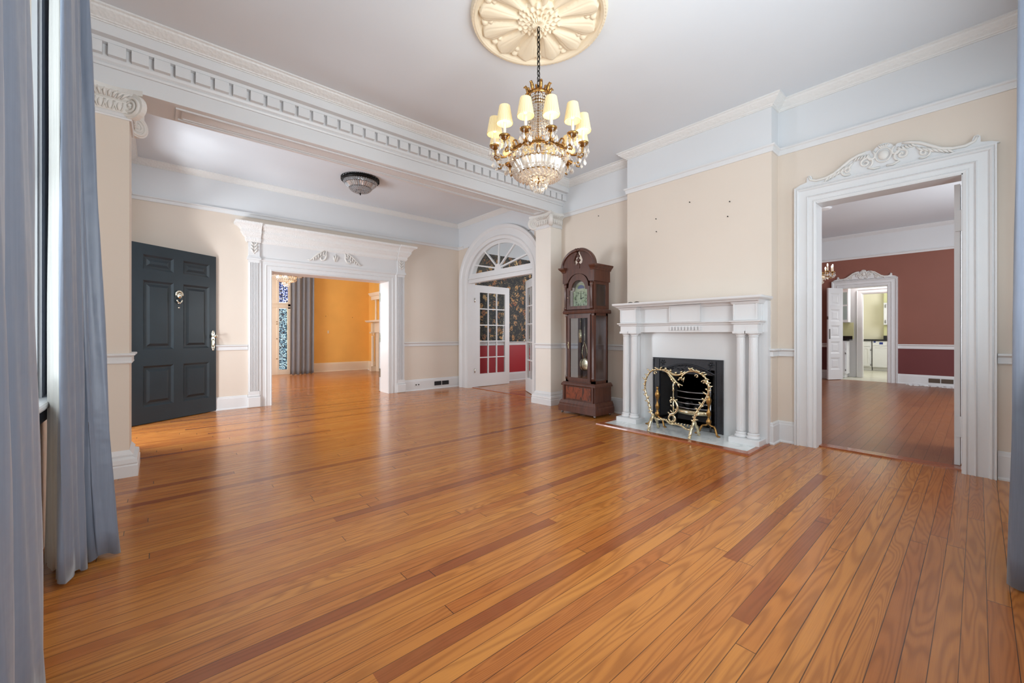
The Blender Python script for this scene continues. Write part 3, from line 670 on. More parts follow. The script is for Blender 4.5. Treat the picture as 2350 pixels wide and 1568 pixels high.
# front door
dang = atan2(7.135-6.556, 0.60+0.264)
fd = leaf_frame(-0.264, 6.556, dang)
p = empty('door_1', (-0.264, 6.556, 0), 'open dark slate six panel front door with a face shaped knocker', 'door', kind=ST)
PN = [(0.132, 0.48, 1.889, 2.07), (0.598, 0.948, 1.889, 2.07), (0.132, 0.48, 0.906, 1.757), (0.598, 0.948, 0.906, 1.757), (0.132, 0.48, 0.21, 0.709), (0.598, 0.948, 0.21, 0.709)]
panel_leaf(fd, 1.045, 2.20, 0.05, PN, 'navy', p, z0=0.008)
k = MB(fd)   # knocker: head with curls and a swinging ring
k.blob((0.537, 1.60, 0.016), (0.030, 0.042, 0.026), 10, 8)
for i in range(11):
    a = radians(-10 + 20*i); k.blob((0.537+0.038*cos(a), 1.615+0.042*sin(a), 0.016), 0.015, 7, 5)
k.blob((0.537, 1.598, 0.04), (0.006, 0.013, 0.008), 6, 4)
k.tube([(0.537+0.034*cos(radians(200+i*14)), 1.565+0.058*sin(radians(200+i*14)), 0.020) for i in range(11)], 0.009, 6)
k.blob((0.537, 1.502, 0.014), (0.02, 0.012, 0.014), 8, 5)
k.obj('knocker', 'silver', p, label='silvery face shaped door knocker')
k = MB(fd); k.blob((0.538, 1.444, 0.006), 0.012, 8, 6); k.obj('strike_button', 'silver', p)
k = MB(fd)
k.prism([(0.975, 0.905), (0.985, 0.88), (0.998, 0.862), (1.011, 0.88), (1.021, 0.905), (1.021, 1.11), (1.011, 1.135), (0.998, 1.152), (0.985, 1.135), (0.975, 1.11)], 0, 0.006)
for zz in (0.875, 0.90, 1.115, 1.14): k.blob((0.998, zz, 0.006), (0.016, 0.012, 0.008), 8, 5)
k.obj('escutcheon', 'silver', p, label='ornate silvery door plate')
k = MB(fd); k.tube([(0.998, 1.07, 0.0), (0.998, 1.07, 0.04)], 0.009, 8); k.blob((0.998, 1.07, 0.055), (0.026, 0.026, 0.02), 12, 8); k.obj('knob', 'silver', p)
k = MB(fd); k.tube([(0.998, 1.03, 0.008), (0.998, 1.0, 0.03), (0.998, 0.95, 0.03), (0.998, 0.92, 0.008)], 0.006, 6); k.obj('pull', 'silver', p)
# front door frame in the hall left wall
m = MB(on_x(-0.30, 1))
for (a, b) in (((5.22, 0), (5.36, 2.99)), ((6.55, 0), (6.69, 2.99)), ((5.22, 2.85), (6.69, 2.99))): m.box((a[0], a[1], 0), (b[0], b[1], 0.03))
m.box((5.36, 2.24, -0.12), (6.55, 2.33, 0.01)); m.box((5.93, 2.33, -0.1), (5.97, 2.85, -0.05))
m.box((5.36, 0, -0.15), (5.40, 2.85, 0)); m.box((6.51, 0, -0.15), (6.55, 2.85, 0))
st(m, 'trim_18', 'white', 'white frame and transom bar of the front door opening', 'door casing')

# ---- wide cased opening to the orange room
T = empty('trim_19', (2.25, 7.17, 0), 'wide white cased opening with fluted pilasters and a heavy cornice', 'door casing', kind=ST)
fy = on_y(7.17, -1)
def casing(fn, u0, u1, ztop, wd, p, name='casing', mat='white', zbot=0.0):
    prof = [(0, 0), (0, 0.030), (wd*0.07, 0.034), (wd*0.12, 0.028), (wd*0.42, 0.028), (wd*0.46, 0.036), (wd*0.52, 0.030), (wd*0.80, 0.030), (wd*0.84, 0.040), (wd*0.90, 0.046), (wd, 0.046), (wd, 0)]
    m = MB(); sweep(m, [(u0, zbot), (u0, ztop), (u1, ztop), (u1, zbot)], prof, side=1, mapf=lambda a, b, h: fn(a, b, h)); return m.obj(name, mat, p)
casing(fy, 1.302, 3.185, 2.072, 0.165, T)
m = MB(); m.box((1.28, 7.16, 0), (1.304, 7.51, 2.075)).box((3.183, 7.16, 0), (3.205, 7.51, 2.075)).box((1.28, 7.16, 2.068), (3.205, 7.51, 2.09)); m.obj('jamb', 'white', T)
for side_, (a, b) in enumerate(((0.994, 1.137), (3.352, 3.497))):
    m = MB(fy); m.box((a, 0.17, 0), (b, 2.215, 0.035))
    for i in range(6):
        u = a+0.014+i*(b-a-0.028)/6; m.box((u, 0.24, 0.034), (u+0.011, 2.17, 0.052))
    m.box((a, 0.17, 0.034), (b, 0.24, 0.052)).box((a, 2.17, 0.034), (b, 2.215, 0.052))
    q = m.obj('pilaster', 'white', T)
    m = MB(fy); m.box((a-0.014, 0, 0), (b+0.014, 0.16, 0.075)).box((a-0.008, 0.16, 0), (b+0.008, 0.185, 0.062)); m.obj('plinth', 'white', T, bevel=0.012)
    m = MB(fy); m.box((a-0.016, 2.212, 0), (b+0.016, 2.24, 0.075)).box((a-0.01, 2.24, 0), (b+0.01, 2.262, 0.064)).box((a, 2.262, 0), (b, 2.52, 0.055))
    m.obj('capital', 'white', T)
    m = MB(fy); uc = (a+b)/2
    for zz in (2.35, 2.40, 2.45):
        for sgn in (-1, 1): m.tube([(uc, zz-0.03, 0.056), (uc+sgn*0.03, zz, 0.066), (uc+sgn*0.045, zz+0.03, 0.058)], [0.010, 0.013, 0.004], 6)
    m.tube([(uc, 2.30, 0.055), (uc, 2.49, 0.062)], 0.008, 6); m.obj('leaf_carving', 'carvedw', T)
m = MB(fy); m.box((1.137, 2.235, 0), (3.352, 2.56, 0.028)); m.box((1.137, 2.228, 0), (3.352, 2.25, 0.045)); m.obj('frieze', 'white', T)
# carved bed mould and cornice, in three lengths with open joints
def cornice(u0, u1, ret0, ret1, base, name):
    prof = [(0, 2.475), (0.012, 2.475), (0.03, 2.50), (0.034, 2.545), (0.05, 2.56), (0.062, 2.575), (0.075, 2.60), (0.085, 2.61), (0.088, 2.65), (0.12, 2.69), (0.165, 2.712), (0.17, 2.735), (0.17, 2.745), (0, 2.745)]
    pts = []
    if ret1: pts.append((u1, 7.17))
    pts += [(u1, 7.17-base), (u0, 7.17-base)]
    if ret0: pts.append((u0, 7.17))
    m = MB(); sweep(m, pts, prof, side=1); return m.obj(name, 'carvedc', T)
cornice(0.985, 1.150, True, False, 0.052, 'cornice')
cornice(1.158, 3.338, False, False, 0.024, 'cornice')
cornice(3.343, 3.506, False, True, 0.052, 'cornice')
def acanthus(m, fn_pts, n=5):
    pass
def applique(fn, uc, zc, sgn, parent):
    m = MB(fn)
    body = [(0.03, 0.12), (0.05, 0.06), (0.045, 0.0), (0.07, -0.05), (0.12, -0.065), (0.14, -0.03), (0.12, 0.0), (0.10, -0.02)]
    m.tube([(uc+sgn*a, zc+b, 0.036) for a, b in body], [0.008, 0.012, 0.014, 0.015, 0.014, 0.011, 0.008, 0.006], 7)
    m.tube([(uc+sgn*a, zc+b, 0.036) for a, b in [(0.03, 0.12), (0.10, 0.09), (0.18, 0.03), (0.25, -0.04), (0.30, -0.085), (0.33, -0.07)]], [0.008, 0.014, 0.016, 0.014, 0.012, 0.008], 7)
    for i, (a, b, da, db) in enumerate([(0.08, 0.085, 0.02, -0.07), (0.12, 0.07, 0.02, -0.08), (0.165, 0.03, 0.01, -0.08), (0.20, 0.0, 0.01, -0.075), (0.235, -0.03, 0.005, -0.055), (0.05, 0.03, 0.05, -0.01)]):
        m.tube([(uc+sgn*a, zc+b, 0.036), (uc+sgn*(a+da*.6), zc+b+db*.5, 0.042), (uc+sgn*(a+da), zc+b+db, 0.034)], [0.010, 0.013, 0.004], 6)
    return m.obj('scroll_carving', 'carvedw', parent)
applique(fy, 2.14, 2.385, -1, T); applique(fy, 2.36, 2.385, 1, T)
m = MB(fy)
for du, l in ((-0.025, 0.10), (0.0, 0.13), (0.025, 0.11), (-0.01, 0.09)):
    m.tube([(2.245+du*0.5, 2.32, 0.03), (2.245+du, 2.32+l*0.5, 0.04), (2.245+du*1.4, 2.32+l, 0.032)], [0.006, 0.013, 0.005], 6)
m.obj('plume_carving', 'carvedw', T)
# hinge edge of the folded back door in the right jamb
HD = empty('door_2', (3.19, 7.53, 0), 'white folded door seen edge on in the cased opening, with metal hinges', 'door', kind=ST)
m = MB(); m.box((3.155, 7.515, 0.01), (3.20, 8.0, 2.06)); 
m2 = MB(leaf_frame(3.19, 7.52, radians(64))); m2.box((0, 0.01, -0.02), (0.05, 2.06, 0.02)); m2.box((0.05, 0.01, -0.02), (0.75, 2.06, 0.0)); m2.obj('leaf', 'white', HD)
for zz in (0.28, 0.95, 1.72):
    m = MB(leaf_frame(3.183, 7.50, radians(64))); m.box((-0.002, zz, -0.021), (0.034, zz+0.16, 0.024)); m.tube([(0.0, zz, 0.022), (0.0, zz+0.16, 0.022)], 0.007, 6); m.obj('hinge', 'silver', HD)

# ---- arched casing with fanlight
T = empty('trim_20', (4.74, 5.855, 0), 'white arched casing with a half round fanlight over the French doors', 'door casing', kind=ST)
fx = on_x(4.74, -1)
path = [(AC-AR, 0.0)] + arc() + [(AC+AR, 0.0)]
prof = [(-0.004, 0), (-0.004, 0.028), (0.04, 0.034), (0.055, 0.05), (0.07, 0.036), (0.18, 0.036), (0.20, 0.052), (0.23, 0.060), (0.25, 0.060), (0.25, 0)]
m = MB(); sweep(m, path, prof, side=1, mapf=lambda a, b, h: fx(a, b, h)); m.obj('casing', 'white', T)
m = MB(on_x(4.74, 1)); pi_ = [(AC-AR, 0.0)] + arc() + [(AC+AR, 0.0)]
for i in range(len(pi_)-1):
    (a, b), (c, d) = pi_[i], pi_[i+1]; nx, nz = (AC-a)*0.02, (2.0-b)*0.01 if b > 2 else 0
    nx2, nz2 = (AC-c)*0.02, (2.0-d)*0.01 if d > 2 else 0
    m.add([(a,b,-.03),(c,d,-.03),(c,d,.16),(a,b,.16),(a+nx,b+nz,-.03),(c+nx2,d+nz2,-.03),(c+nx2,d+nz2,.16),(a+nx,b+nz,.16)], [(0,1,2,3),(4,7,6,5),(0,4,5,1),(3,2,6,7)])
m.obj('jamb', 'white', T)
m = MB(on_x(4.74, 1)); m.box((AC-AR+0.01, 2.125, 0.0), (AC+AR-0.01, 2.19, 0.10)); m.box((AC-AR+0.01, 2.19, 0.01), (AC+AR-0.01, 2.305, 0.08)); m.box((AC-AR+.01, 2.20, -0.015), (AC+AR-.01, 2.225, 0.02))
m.obj('transom_bar', 'white', T)
# fan sash ring + bars + hub
m = MB(on_x(4.74, 1)); n = 40; R0, H0 = AR, AH; r1, h1 = AR-0.085, AH-0.075
for i in range(n):
    a0, a1 = pi*i/n, pi*(i+1)/n
    q = []
    for (rr, hh) in ((R0, H0), (r1, h1)):
        for a in (a0, a1): q.append((AC-rr*cos(a), max(2.19, AZ0+hh*sin(a))))
    vs = [(u, v, w) for w in (0.02, 0.06) for (u, v) in q]
    m.add(vs, [(0,1,3,2),(4,6,7,5),(0,4,5,1),(2,3,7,6)])
hub = (AC+0.03, 2.33)
for i in range(1, 6):
    a = radians(12 + (156/6)*i) if False else pi*(i/6.0)
    e = (AC-(r1+0.02)*cos(a), AZ0+(h1+0.02)*sin(a)); 
    if e[1] < 2.3: e = (e[0], 2.42)
    d = Vector((e[0]-hub[0], e[1]-hub[1])); L = d.length; d.normalize(); nn = Vector((-d.y, d.x))*0.014
    vs = [(hub[0]+nn.x, hub[1]+nn.y), (hub[0]-nn.x, hub[1]-nn.y), (e[0]-nn.x, e[1]-nn.y), (e[0]+nn.x, e[1]+nn.y)]
    m.prism(vs, 0.022, 0.056)
m.prism([(hub[0]+0.10*cos(pi*i/14), 2.30+0.115*sin(pi*i/14)) for i in range(15)], 0.016, 0.062)
m.obj('fan_bars', 'white', T, label='white radiating fanlight bars and hub')
m = MB(on_x(4.74, 1)); m.prism([(AC-(r1+0.01)*cos(pi*i/30), max(2.2, AZ0+(h1+0.01)*sin(pi*i/30))) for i in range(31)], 0.038, 0.041); m.obj('pane', 'glass', T)
# French doors
def french(name, hx, hy, ang, label, flip=1):
    p = empty(name, (hx, hy, 0), label, 'door', kind=ST)
    fn = leaf_frame(hx, hy, ang); wd, ht, th = 0.945, 2.115, 0.042; s_, tr, br, mb_ = 0.125, 0.15, 0.27, 0.022
    m = MB(fn); m.box((0, 0.01, -th), (s_, ht, 0)); m.box((wd-s_, 0.01, -th), (wd, ht, 0)); m.box((s_, 0.01, -th), (wd-s_, br, 0)); m.box((s_, ht-tr, -th), (wd-s_, ht, 0)); m.obj('stile_frame', 'white', p)
    m = MB(fn)
    for i in (1, 2): u = s_+(wd-2*s_)*i/3; m.box((u-mb_/2, br, -th+.006), (u+mb_/2, ht-tr, -.006))
    for j in range(1, 5): z = br+(ht-tr-br)*j/5; m.box((s_, z-mb_/2, -th+.007), (wd-s_, z+mb_/2, -.007))
    m.obj('muntins', 'white', p)
    m = MB(fn); m.box((s_, br, -th/2-.002), (wd-s_, ht-tr, -th/2+.002)); m.obj('pane', 'glass', p)
    for z in (0.3, 1.75): m = MB(fn); m.tube([(-0.008, z, 0.004), (-0.008, z+0.09, 0.004)], 0.008, 6); m.obj('hinge', 'silver', p)
    return p, fn
french('door_3', 4.90, 6.80, radians(1), 'white fifteen pane French door standing open in front of the wallpaper')
p, fn = french('door_4', 4.90, 4.905, radians(60), 'second French door seen edge on behind the right pillar')
m = MB(fn); m.blob((0.89, 0.98, 0.03), 0.026, 10, 8); m.blob((0.89, 0.98, -0.07), 0.026, 10, 8); m.obj('knob', 'silver', p)
m = MB(fn); m.lathe([(0.006, 0.96), (0.016, 0.93), (0.022, 0.88), (0.030, 0.83)], c=(0.90, 0.0, 0), n=8)
q = MB(lambda u, w, z: fn(u, z, 0.035 + w)); q.lathe([(0.006, 0.965), (0.014, 0.94), (0.020, 0.90), (0.034, 0.84), (0.030, 0.835)], c=(0.90, 0.0, 0), n=9)
q.obj('door_tassel', 'lining', label='small white tassel hanging from the knob of the edge on French door', cat='tassel')

# ---- tall right doorway with scrolled pediment, reused (smaller) for the kitchen doorway
PED = [(0.64, 0.0), (0.60, 0.022), (0.545, 0.035), (0.545, 0.075), (0.532, 0.092), (0.512, 0.088), (0.505, 0.07), (0.498, 0.040), (0.46, 0.030), (0.40, 0.032), (0.34, 0.052), (0.28, 0.098), (0.22, 0.145), (0.16, 0.170), (0.12, 0.182), (0.085, 0.182), (0.07, 0.16), (0.055, 0.185), (0.03, 0.208), (0.0, 0.213)]
def pediment(fn, uc, zb, s, p, su=1.0):
    pts = [(uc - a*s*su, zb + b*s*1.02) for a, b in PED] + [(uc + a*s*su, zb + b*s*1.02) for a, b in reversed(PED[:-1])]
    m = MB(fn); m.prism(pts, 0.0, 0.03)
    m.obj('pediment', 'white', p)
    m = MB(fn)
    for sg in (-1, 1):
        rim = [(0.53, 0.085), (0.515, 0.05), (0.47, 0.030), (0.40, 0.034), (0.34, 0.054), (0.28, 0.098), (0.22, 0.143), (0.16, 0.168), (0.115, 0.178)]
        m.tube([(uc+sg*a*s*su, zb+b*s, 0.032) for a, b in rim], [0.008*s, 0.010*s, 0.012*s, 0.012*s, 0.013*s, 0.013*s, 0.014*s, 0.013*s, 0.010*s], 7)
        # inner S scroll ending in a spiral
        sc = [(0.115+0.052*(1-i/26.)*cos(4.4-i*0.42), 0.085+0.052*(1-i/26.)*sin(4.4-i*0.42)) for i in range(26)]
        m.tube([(uc+sg*a*s*su, zb+b*s, 0.034) for a, b in [(0.02, 0.02), (0.06, 0.016)] + sc], 0.0095*s, 7)
        sc = [(0.245+0.045*(1-i/24.)*cos(-2.2+i*0.42), 0.055+0.045*(1-i/24.)*sin(-2.2+i*0.42)) for i in range(24)]
        m.tube([(uc+sg*a*s*su, zb+b*s, 0.033) for a, b in sc], 0.009*s, 7)
        m.tube([(uc+sg*a*s*su, zb+b*s, 0.034) for a, b in [(0.07, 0.17), (0.052, 0.14), (0.058, 0.11), (0.085, 0.10), (0.10, 0.12), (0.09, 0.14)]], 0.010*s, 7)
        for i in range(7):
            a = 0.20+i*0.028; b = 0.115-i*0.012
            m.tube([(uc+sg*a*s*su, zb+b*s, 0.031), (uc+sg*(a+0.022)*s*su, zb+(b-0.028)*s, 0.040), (uc+sg*(a+0.05)*s*su, zb+(b-0.055)*s, 0.031)], [0.006*s, 0.010*s, 0.003*s], 6)
        for i in range(5):
            a = 0.09+i*0.02; m.tube([(uc+sg*a*s*su, zb+0.155*s, 0.031), (uc+sg*(a+0.012)*s*su, zb+0.135*s, 0.040), (uc+sg*(a+0.03)*s*su, zb+0.12*s, 0.032)], [0.005*s, 0.008*s, 0.003*s], 6)
    m.blob((uc, zb+0.118*s, 0.030), (0.036*s, 0.044*s, 0.026), 16, 10)
    m.tube([(uc+0.05*s*cos(tau*i/24), zb+0.118*s+0.060*s*sin(tau*i/24), 0.034) for i in range(24)], 0.007*s, 6, closed=True)
    for i in range(5):
        m.tube([(uc+(i-2)*0.006*s, zb+0.175*s, 0.03), (uc+(i-2)*0.016*s, zb+0.205*s, 0.038)], [0.006*s, 0.009*s], 6)
    m.obj('scroll_carving', 'carvedw', p)
T = empty('trim_21', (4.80, 0.55, 0), 'tall white right doorway casing topped by a carved scroll pediment', 'door casing', kind=ST)
fx = on_x(4.80, -1)
prof = [(-0.006, 0), (-0.006, 0.034), (0.012, 0.040), (0.02, 0.030), (0.028, 0.034), (0.055, 0.034), (0.062, 0.048), (0.07, 0.036), (0.125, 0.036), (0.132, 0.050), (0.142, 0.056), (0.152, 0.046), (0.158, 0.058), (0.166, 0.058), (0.166, 0)]
m = MB(); sweep(m, [(0.075, 0), (0.075, 2.372), (1.032, 2.372), (1.032, 0)], prof, side=1, mapf=lambda a, b, h: fx(a, b, h)); m.obj('casing', 'white', T)
m = MB(); m.box((4.77, 1.022, 0), (4.97, 1.037, 2.372)).box((4.77, 0.073, 0), (4.97, 0.088, 2.372)).box((4.77, 0.08, 2.358), (4.97, 1.03, 2.376)); m.obj('jamb', 'white', T)
m = MB(); m.box((4.952, -0.09, 0), (5.06, 0.085, 2.40)); m.obj('gap_blocker', 'white', T)  # unseen block on the dining side, added so the hinge gap stays dark
pediment(fx, 0.545, 2.545, 1.02, T)
# folded open leaf of the right doorway: an edge strip with hinge leaves
D5 = empty('door_5', (4.93, 0.11, 0), 'narrow white edge of the open door folded into the dining room at the right doorway', 'door', kind=ST)
m = MB(leaf_frame(4.985, 0.100, radians(-4))); m.box((0, 0.015, -0.033), (0.88, 2.34, 0)); m.obj('leaf', 'white', D5)
for zz in (0.25, 1.95):
    m = MB(); m.box((4.976, 0.092, zz), (4.984, 0.126, zz+0.17)); m.box((4.95, 0.087, zz), (4.984, 0.095, zz+0.17)); m.tube([(4.980, 0.093, zz), (4.980, 0.093, zz+0.17)], 0.006, 8); m.obj('hinge', 'white', D5)
T = empty('trim_22', (12.45, 1.76, 0), 'small white kitchen doorway casing with carved scroll pediment in the red wall', 'door casing', kind=ST)
fk = on_x(12.45, -1)
m = MB(); sweep(m, [(1.345, 0), (1.345, 2.21), (2.19, 2.21), (2.19, 0)], [(a, b) for a, b in prof], side=1, mapf=lambda a, b, h: fk(a, b, h)); m.obj('casing', 'white', T)
m = MB(); m.box((12.43, 2.178, 0), (12.62, 2.192, 2.21)).box((12.43, 1.343, 0), (12.62, 1.357, 2.21)).box((12.43, 1.345, 2.198), (12.62, 2.19, 2.212)); m.obj('jamb', 'white', T)
pediment(fk, 1.765, 2.385, 1.0, T, su=0.90)
# five panel kitchen door leaf
D6 = empty('door_6', (12.42, 2.16, 0), 'white five panel door swung open beside the kitchen doorway', 'door', kind=ST)
fl = leaf_frame(12.43, 2.175, atan2(2.375-2.175, 12.06-12.43))
flv = lambda u, z, w: fl(u, z, -w-0.035)
pn = [(0.08, 0.36, 0.25+i*0.385, 0.25+i*0.385+0.285) for i in range(5)]
panel_leaf(fl if fl(0.2,1,1)[1] < 2 else flv, 0.43, 2.20, 0.035, pn, 'white', D6, z0=0.012)
fv = fl if fl(0.2,1,1)[1] < 2 else flv
m = MB(fv); m.box((0.375, 0.98, 0), (0.41, 1.22, 0.004)); m.obj('push_plate', 'steel', D6)
m = MB(fv); m.box((0.425, 1.45, -0.03), (0.437, 1.52, 0.0)); m.obj('hinge', 'steel', D6)

# ================================================================== mantelpiece, hearth and fireplace
T = empty('fireplace_mantel', (4.5, 2.19, 0.0), 'white mantelpiece with paired fluted columns on the right wall', 'mantelpiece')
m = MB()
# shelf with moulded edge, three sides
sh = [(0, 1.425), (0.008, 1.425), (0.016, 1.436), (0.036, 1.446), (0.045, 1.455), (0.048, 1.474), (0.0, 1.474)]
sweep(m, [(4.61, 2.965), (4.32, 2.965), (4.32, 1.39), (4.61, 1.39)], sh, side=-1); m.box((4.32, 1.39, 1.43), (4.61, 2.965, 1.474)); m.obj('shelf', 'white', T)
m = MB(); m.box((4.47, 1.40, 1.12), (4.61, 2.965, 1.43))          # frieze board
sweep(m, [(4.47, 2.965), (4.47, 1.40)], [(0, 1.395), (0.02, 1.40), (0.03, 1.43), (0, 1.43)], side=-1)
m.box((4.462, 1.64, 1.20), (4.47, 2.72, 1.212)); m.obj('frieze', 'white', T)
m = MB(); m.box((4.435, 1.985, 1.235), (4.47, 2.34, 1.425))
for a, b in (((1.985, 1.235), (2.34, 1.249)), ((1.985, 1.411), (2.34, 1.425)), ((1.985, 1.249), (1.999, 1.411)), ((2.326, 1.249), (2.34, 1.411))): m.box((4.427, a[0], a[1]), (4.436, b[0], b[1]))
m.obj('centre_panel', 'white', T)
m = MB(); sweep(m, [(4.47, 2.73), (4.47, 1.62)], [(0, 1.195), (0.014, 1.20), (0.018, 1.214), (0.034, 1.222), (0.036, 1.234), (0, 1.236)], side=-1); m.obj('frieze_moulding', 'white', T)
m = MB()
for i in range(10): m.box((4.448, 1.99+i*0.037, 1.142), (4.47, 1.99+i*0.037+0.02, 1.182))
m.obj('dentils', 'white', T)
for yy in (1.362, 2.755): m = MB(); m.box((4.52, yy, 0.017), (4.609, yy+0.25, 1.43)); m.obj('side_board', 'white', T)
for (ya, yb) in ((1.405, 1.625), (2.735, 2.955)):
    m = MB(); m.box((4.375, ya, 1.13), (4.53, yb, 1.425))
    for a, b in (((ya, 1.24), (yb, 1.254)), ((ya, 1.41), (yb, 1.425)), ((ya, 1.254), (ya+.014, 1.41)), ((yb-.014, 1.254), (yb, 1.41))): m.box((4.367, a[0], a[1]), (4.376, b[0], b[1]))
    sweep(m, [(4.53, yb), (4.375, yb), (4.375, ya), (4.53, ya)], [(0, 1.195), (0.012, 1.20), (0.016, 1.214), (0.03, 1.222), (0.032, 1.234), (0, 1.236)], side=-1)
    sweep(m, [(4.53, yb), (4.375, yb), (4.375, ya), (4.53, ya)], [(0, 1.395), (0.012, 1.402), (0.024, 1.425), (0, 1.427)], side=-1)
    m.obj('entablature_block', 'white', T)
    m = MB(); m.box((4.325, ya-0.03, 0.012), (4.53, yb+0.03, 0.068)); m.obj('plinth', 'white', T, bevel=0.004)
    for yc in (ya+0.053, yb-0.053):
        m = MB(); fl_ = lambda a, z: 1 - 0.07*max(0, cos(a*18))**2
        m.lathe([(0.058, 0.068), (0.062, 0.078), (0.058, 0.09), (0.050, 0.094), (0.049, 0.100), (0.054, 0.108), (0.050, 0.118), (0.0435, 0.122)], c=(4.425, yc, 0), n=24)
        m.lathe([(0.0425, 0.12), (0.0425, 0.14), (0.0425, 0.55), (0.0385, 1.06), (0.0385, 1.072)], c=(4.425, yc, 0), n=108, flute=fl_)
        m.lathe([(0.040, 1.07), (0.045, 1.076), (0.040, 1.083), (0.046, 1.092), (0.054, 1.10), (0.056, 1.108)], c=(4.425, yc, 0), n=24)
        m.box((4.365, yc-0.06, 1.106), (4.485, yc+0.06, 1.131)); m.obj('column', 'white', T, label='fluted column')
m = MB(); m.box((4.585, 1.62, 0.012), (4.612, 1.80, 1.13)).box((4.585, 2.62, 0.012), (4.612, 2.76, 1.13)).box((4.585, 1.80, 0.817), (4.612, 2.62, 1.13))
m.box((4.575, 1.62, 1.112), (4.60, 2.76, 1.13))
M['slip'] = simple('white_painted_slab', rgb(220, 221, 221), 0.22, var=0.02)
m.obj('slip', 'slip', T, label='smooth white slab around the iron insert')

T = empty('hearth', (4.35, 2.2, 0), 'low pale marble hearth slab edged in brown wood under the mantelpiece', 'hearth')
m = MB(); m.box((4.098, 1.405, 0.0), (4.62, 3.005, 0.013)); m.box((4.60, 1.87, 0.0), (4.80, 2.55, 0.013)); m.obj('slab', 'marble', T)
m = MB(); m.add([(4.0,1.355,0),(4.0,3.055,0),(4.62,3.055,0),(4.62,3.004,0),(4.099,3.004,0),(4.099,1.404,0),(4.56,1.404,0),(4.56,1.355,0)] + [(4.004,1.36,.016),(4.004,3.05,.016),(4.62,3.05,.016),(4.62,3.004,.016),(4.099,3.004,.016),(4.099,1.404,.016),(4.56,1.404,.016),(4.56,1.36,.016)],
      [(0,1,9,8),(1,2,10,9),(2,3,11,10),(3,4,12,11),(4,5,13,12),(5,6,14,13),(6,7,15,14),(7,0,8,15),(8,9,12,13),(9,10,11,12),(8,13,14,15)]); m.obj('wood_border', 'border', T)

T = empty('fireplace_insert', (4.6, 2.21, 0.012), 'black cast iron fireplace insert with an arched hood', 'fireplace')
fi = on_x(4.585, -1)
m = MB(fi)
m.box((1.80, 0.014, -0.02), (1.885, 0.817, 0.012)).box((2.535, 0.014, -0.02), (2.62, 0.817, 0.012)).box((1.885, 0.70, -0.02), (2.535, 0.817, 0.012))
for u in (1.80, 1.873, 2.535, 2.608): m.box((u, 0.014, 0.011), (u+0.012, 0.80, 0.022))
m.box((1.80, 0.805, 0.011), (2.62, 0.817, 0.022)); m.obj('frame', 'blackiron', T)
m = MB(fi); arcp = [(1.885+0.65*i/24, 0.70 - 0.055 + 0.10*sin(pi*i/24)) for i in range(25)]
for i in range(24):
    (a, b), (c, d) = arcp[i], arcp[i+1]; m.add([(a,b-.015,.0),(c,d-.015,0),(c,d,.022),(a,b,.022),(a,.64,.0),(c,.64,0)], [(0,1,2,3),(4,5,1,0)])
m.tube([(a, b+0.005, 0.016) for a, b in arcp], 0.010, 6)
random.seed(3)
for i in range(46):
    t = random.uniform(0.12, 0.88); u = 1.885+0.65*t; m.blob((u, 0.655+0.06*sin(pi*t)*random.uniform(0.1, 1.0)+0.02, 0.016), (0.012, 0.008, 0.008), 6, 4)
m.obj('hood', 'blackiron', T)
for uc in (1.93, 2.49):
    m = MB(fi)
    m.blob((uc, 0.76, 0.012), (0.016, 0.016, 0.014), 8, 6)
    for i in range(6): a = tau*i/6; m.blob((uc+0.026*cos(a), 0.76+0.026*sin(a), 0.012), 0.010, 6, 4)
    m.tube([(uc, 0.735, 0.014), (uc+0.02, 0.71, 0.016), (uc, 0.69, 0.014)], 0.006, 6); m.obj('rosette', 'blackiron', T)
m = MB(); m.box((4.79, 1.84, 0.013), (4.805, 2.58, 0.72)); m.add([(4.60,1.885,.013),(4.79,2.0,.013),(4.79,2.0,.75),(4.60,1.885,.75),(4.60,2.535,.013),(4.79,2.42,.013),(4.79,2.42,.75),(4.60,2.535,.75)], [(0,1,2,3),(4,5,6,7),(1,5,6,2)])
m.box((4.60, 1.86, 0.70), (4.80, 2.56, 0.72)); m.obj('firebox', 'soot', T)
T = empty('fire_grate', (4.55, 2.14, 0.013), 'black fire grate with curved steel bars inside the fireplace', 'grate')
for k, z in enumerate((0.435, 0.365, 0.305, 0.25)):
    m = MB(); m.tube([(4.66-0.11*sin(pi*i/14)**0.8, 1.93+0.46*i/14, z) for i in range(15)], 0.0075, 7); m.obj('bar', 'steel', T)
m = MB(); m.tube([(4.64-0.085*sin(pi*i/14)**0.8, 1.96+0.40*i/14, 0.205) for i in range(15)], 0.030, 8, flat=(0,0,1)); m.obj('apron', 'brass', T, label='brass apron strip')
for y in (1.945, 2.375):
    m = MB(); m.tube([(4.60, y, 0.013), (4.60, y, 0.42)], 0.010, 8); m.lathe([(0.010, 0.42), (0.018, 0.43), (0.010, 0.45), (0.015, 0.475), (0.006, 0.51), (0.002, 0.54)], c=(4.60, y, 0), n=10)
    m.obj('post', 'steel' if y < 2 else 'brass', T)
m = MB(); m.box((4.64, 1.98, 0.10), (4.76, 2.34, 0.19)); 
random.seed(5)
for i in range(26): m.blob((random.uniform(4.62, 4.72), random.uniform(1.99, 2.33), random.uniform(0.19, 0.30)), random.uniform(0.018, 0.035), 6, 4, smooth=False)
m.obj('coals', 'soot', T)

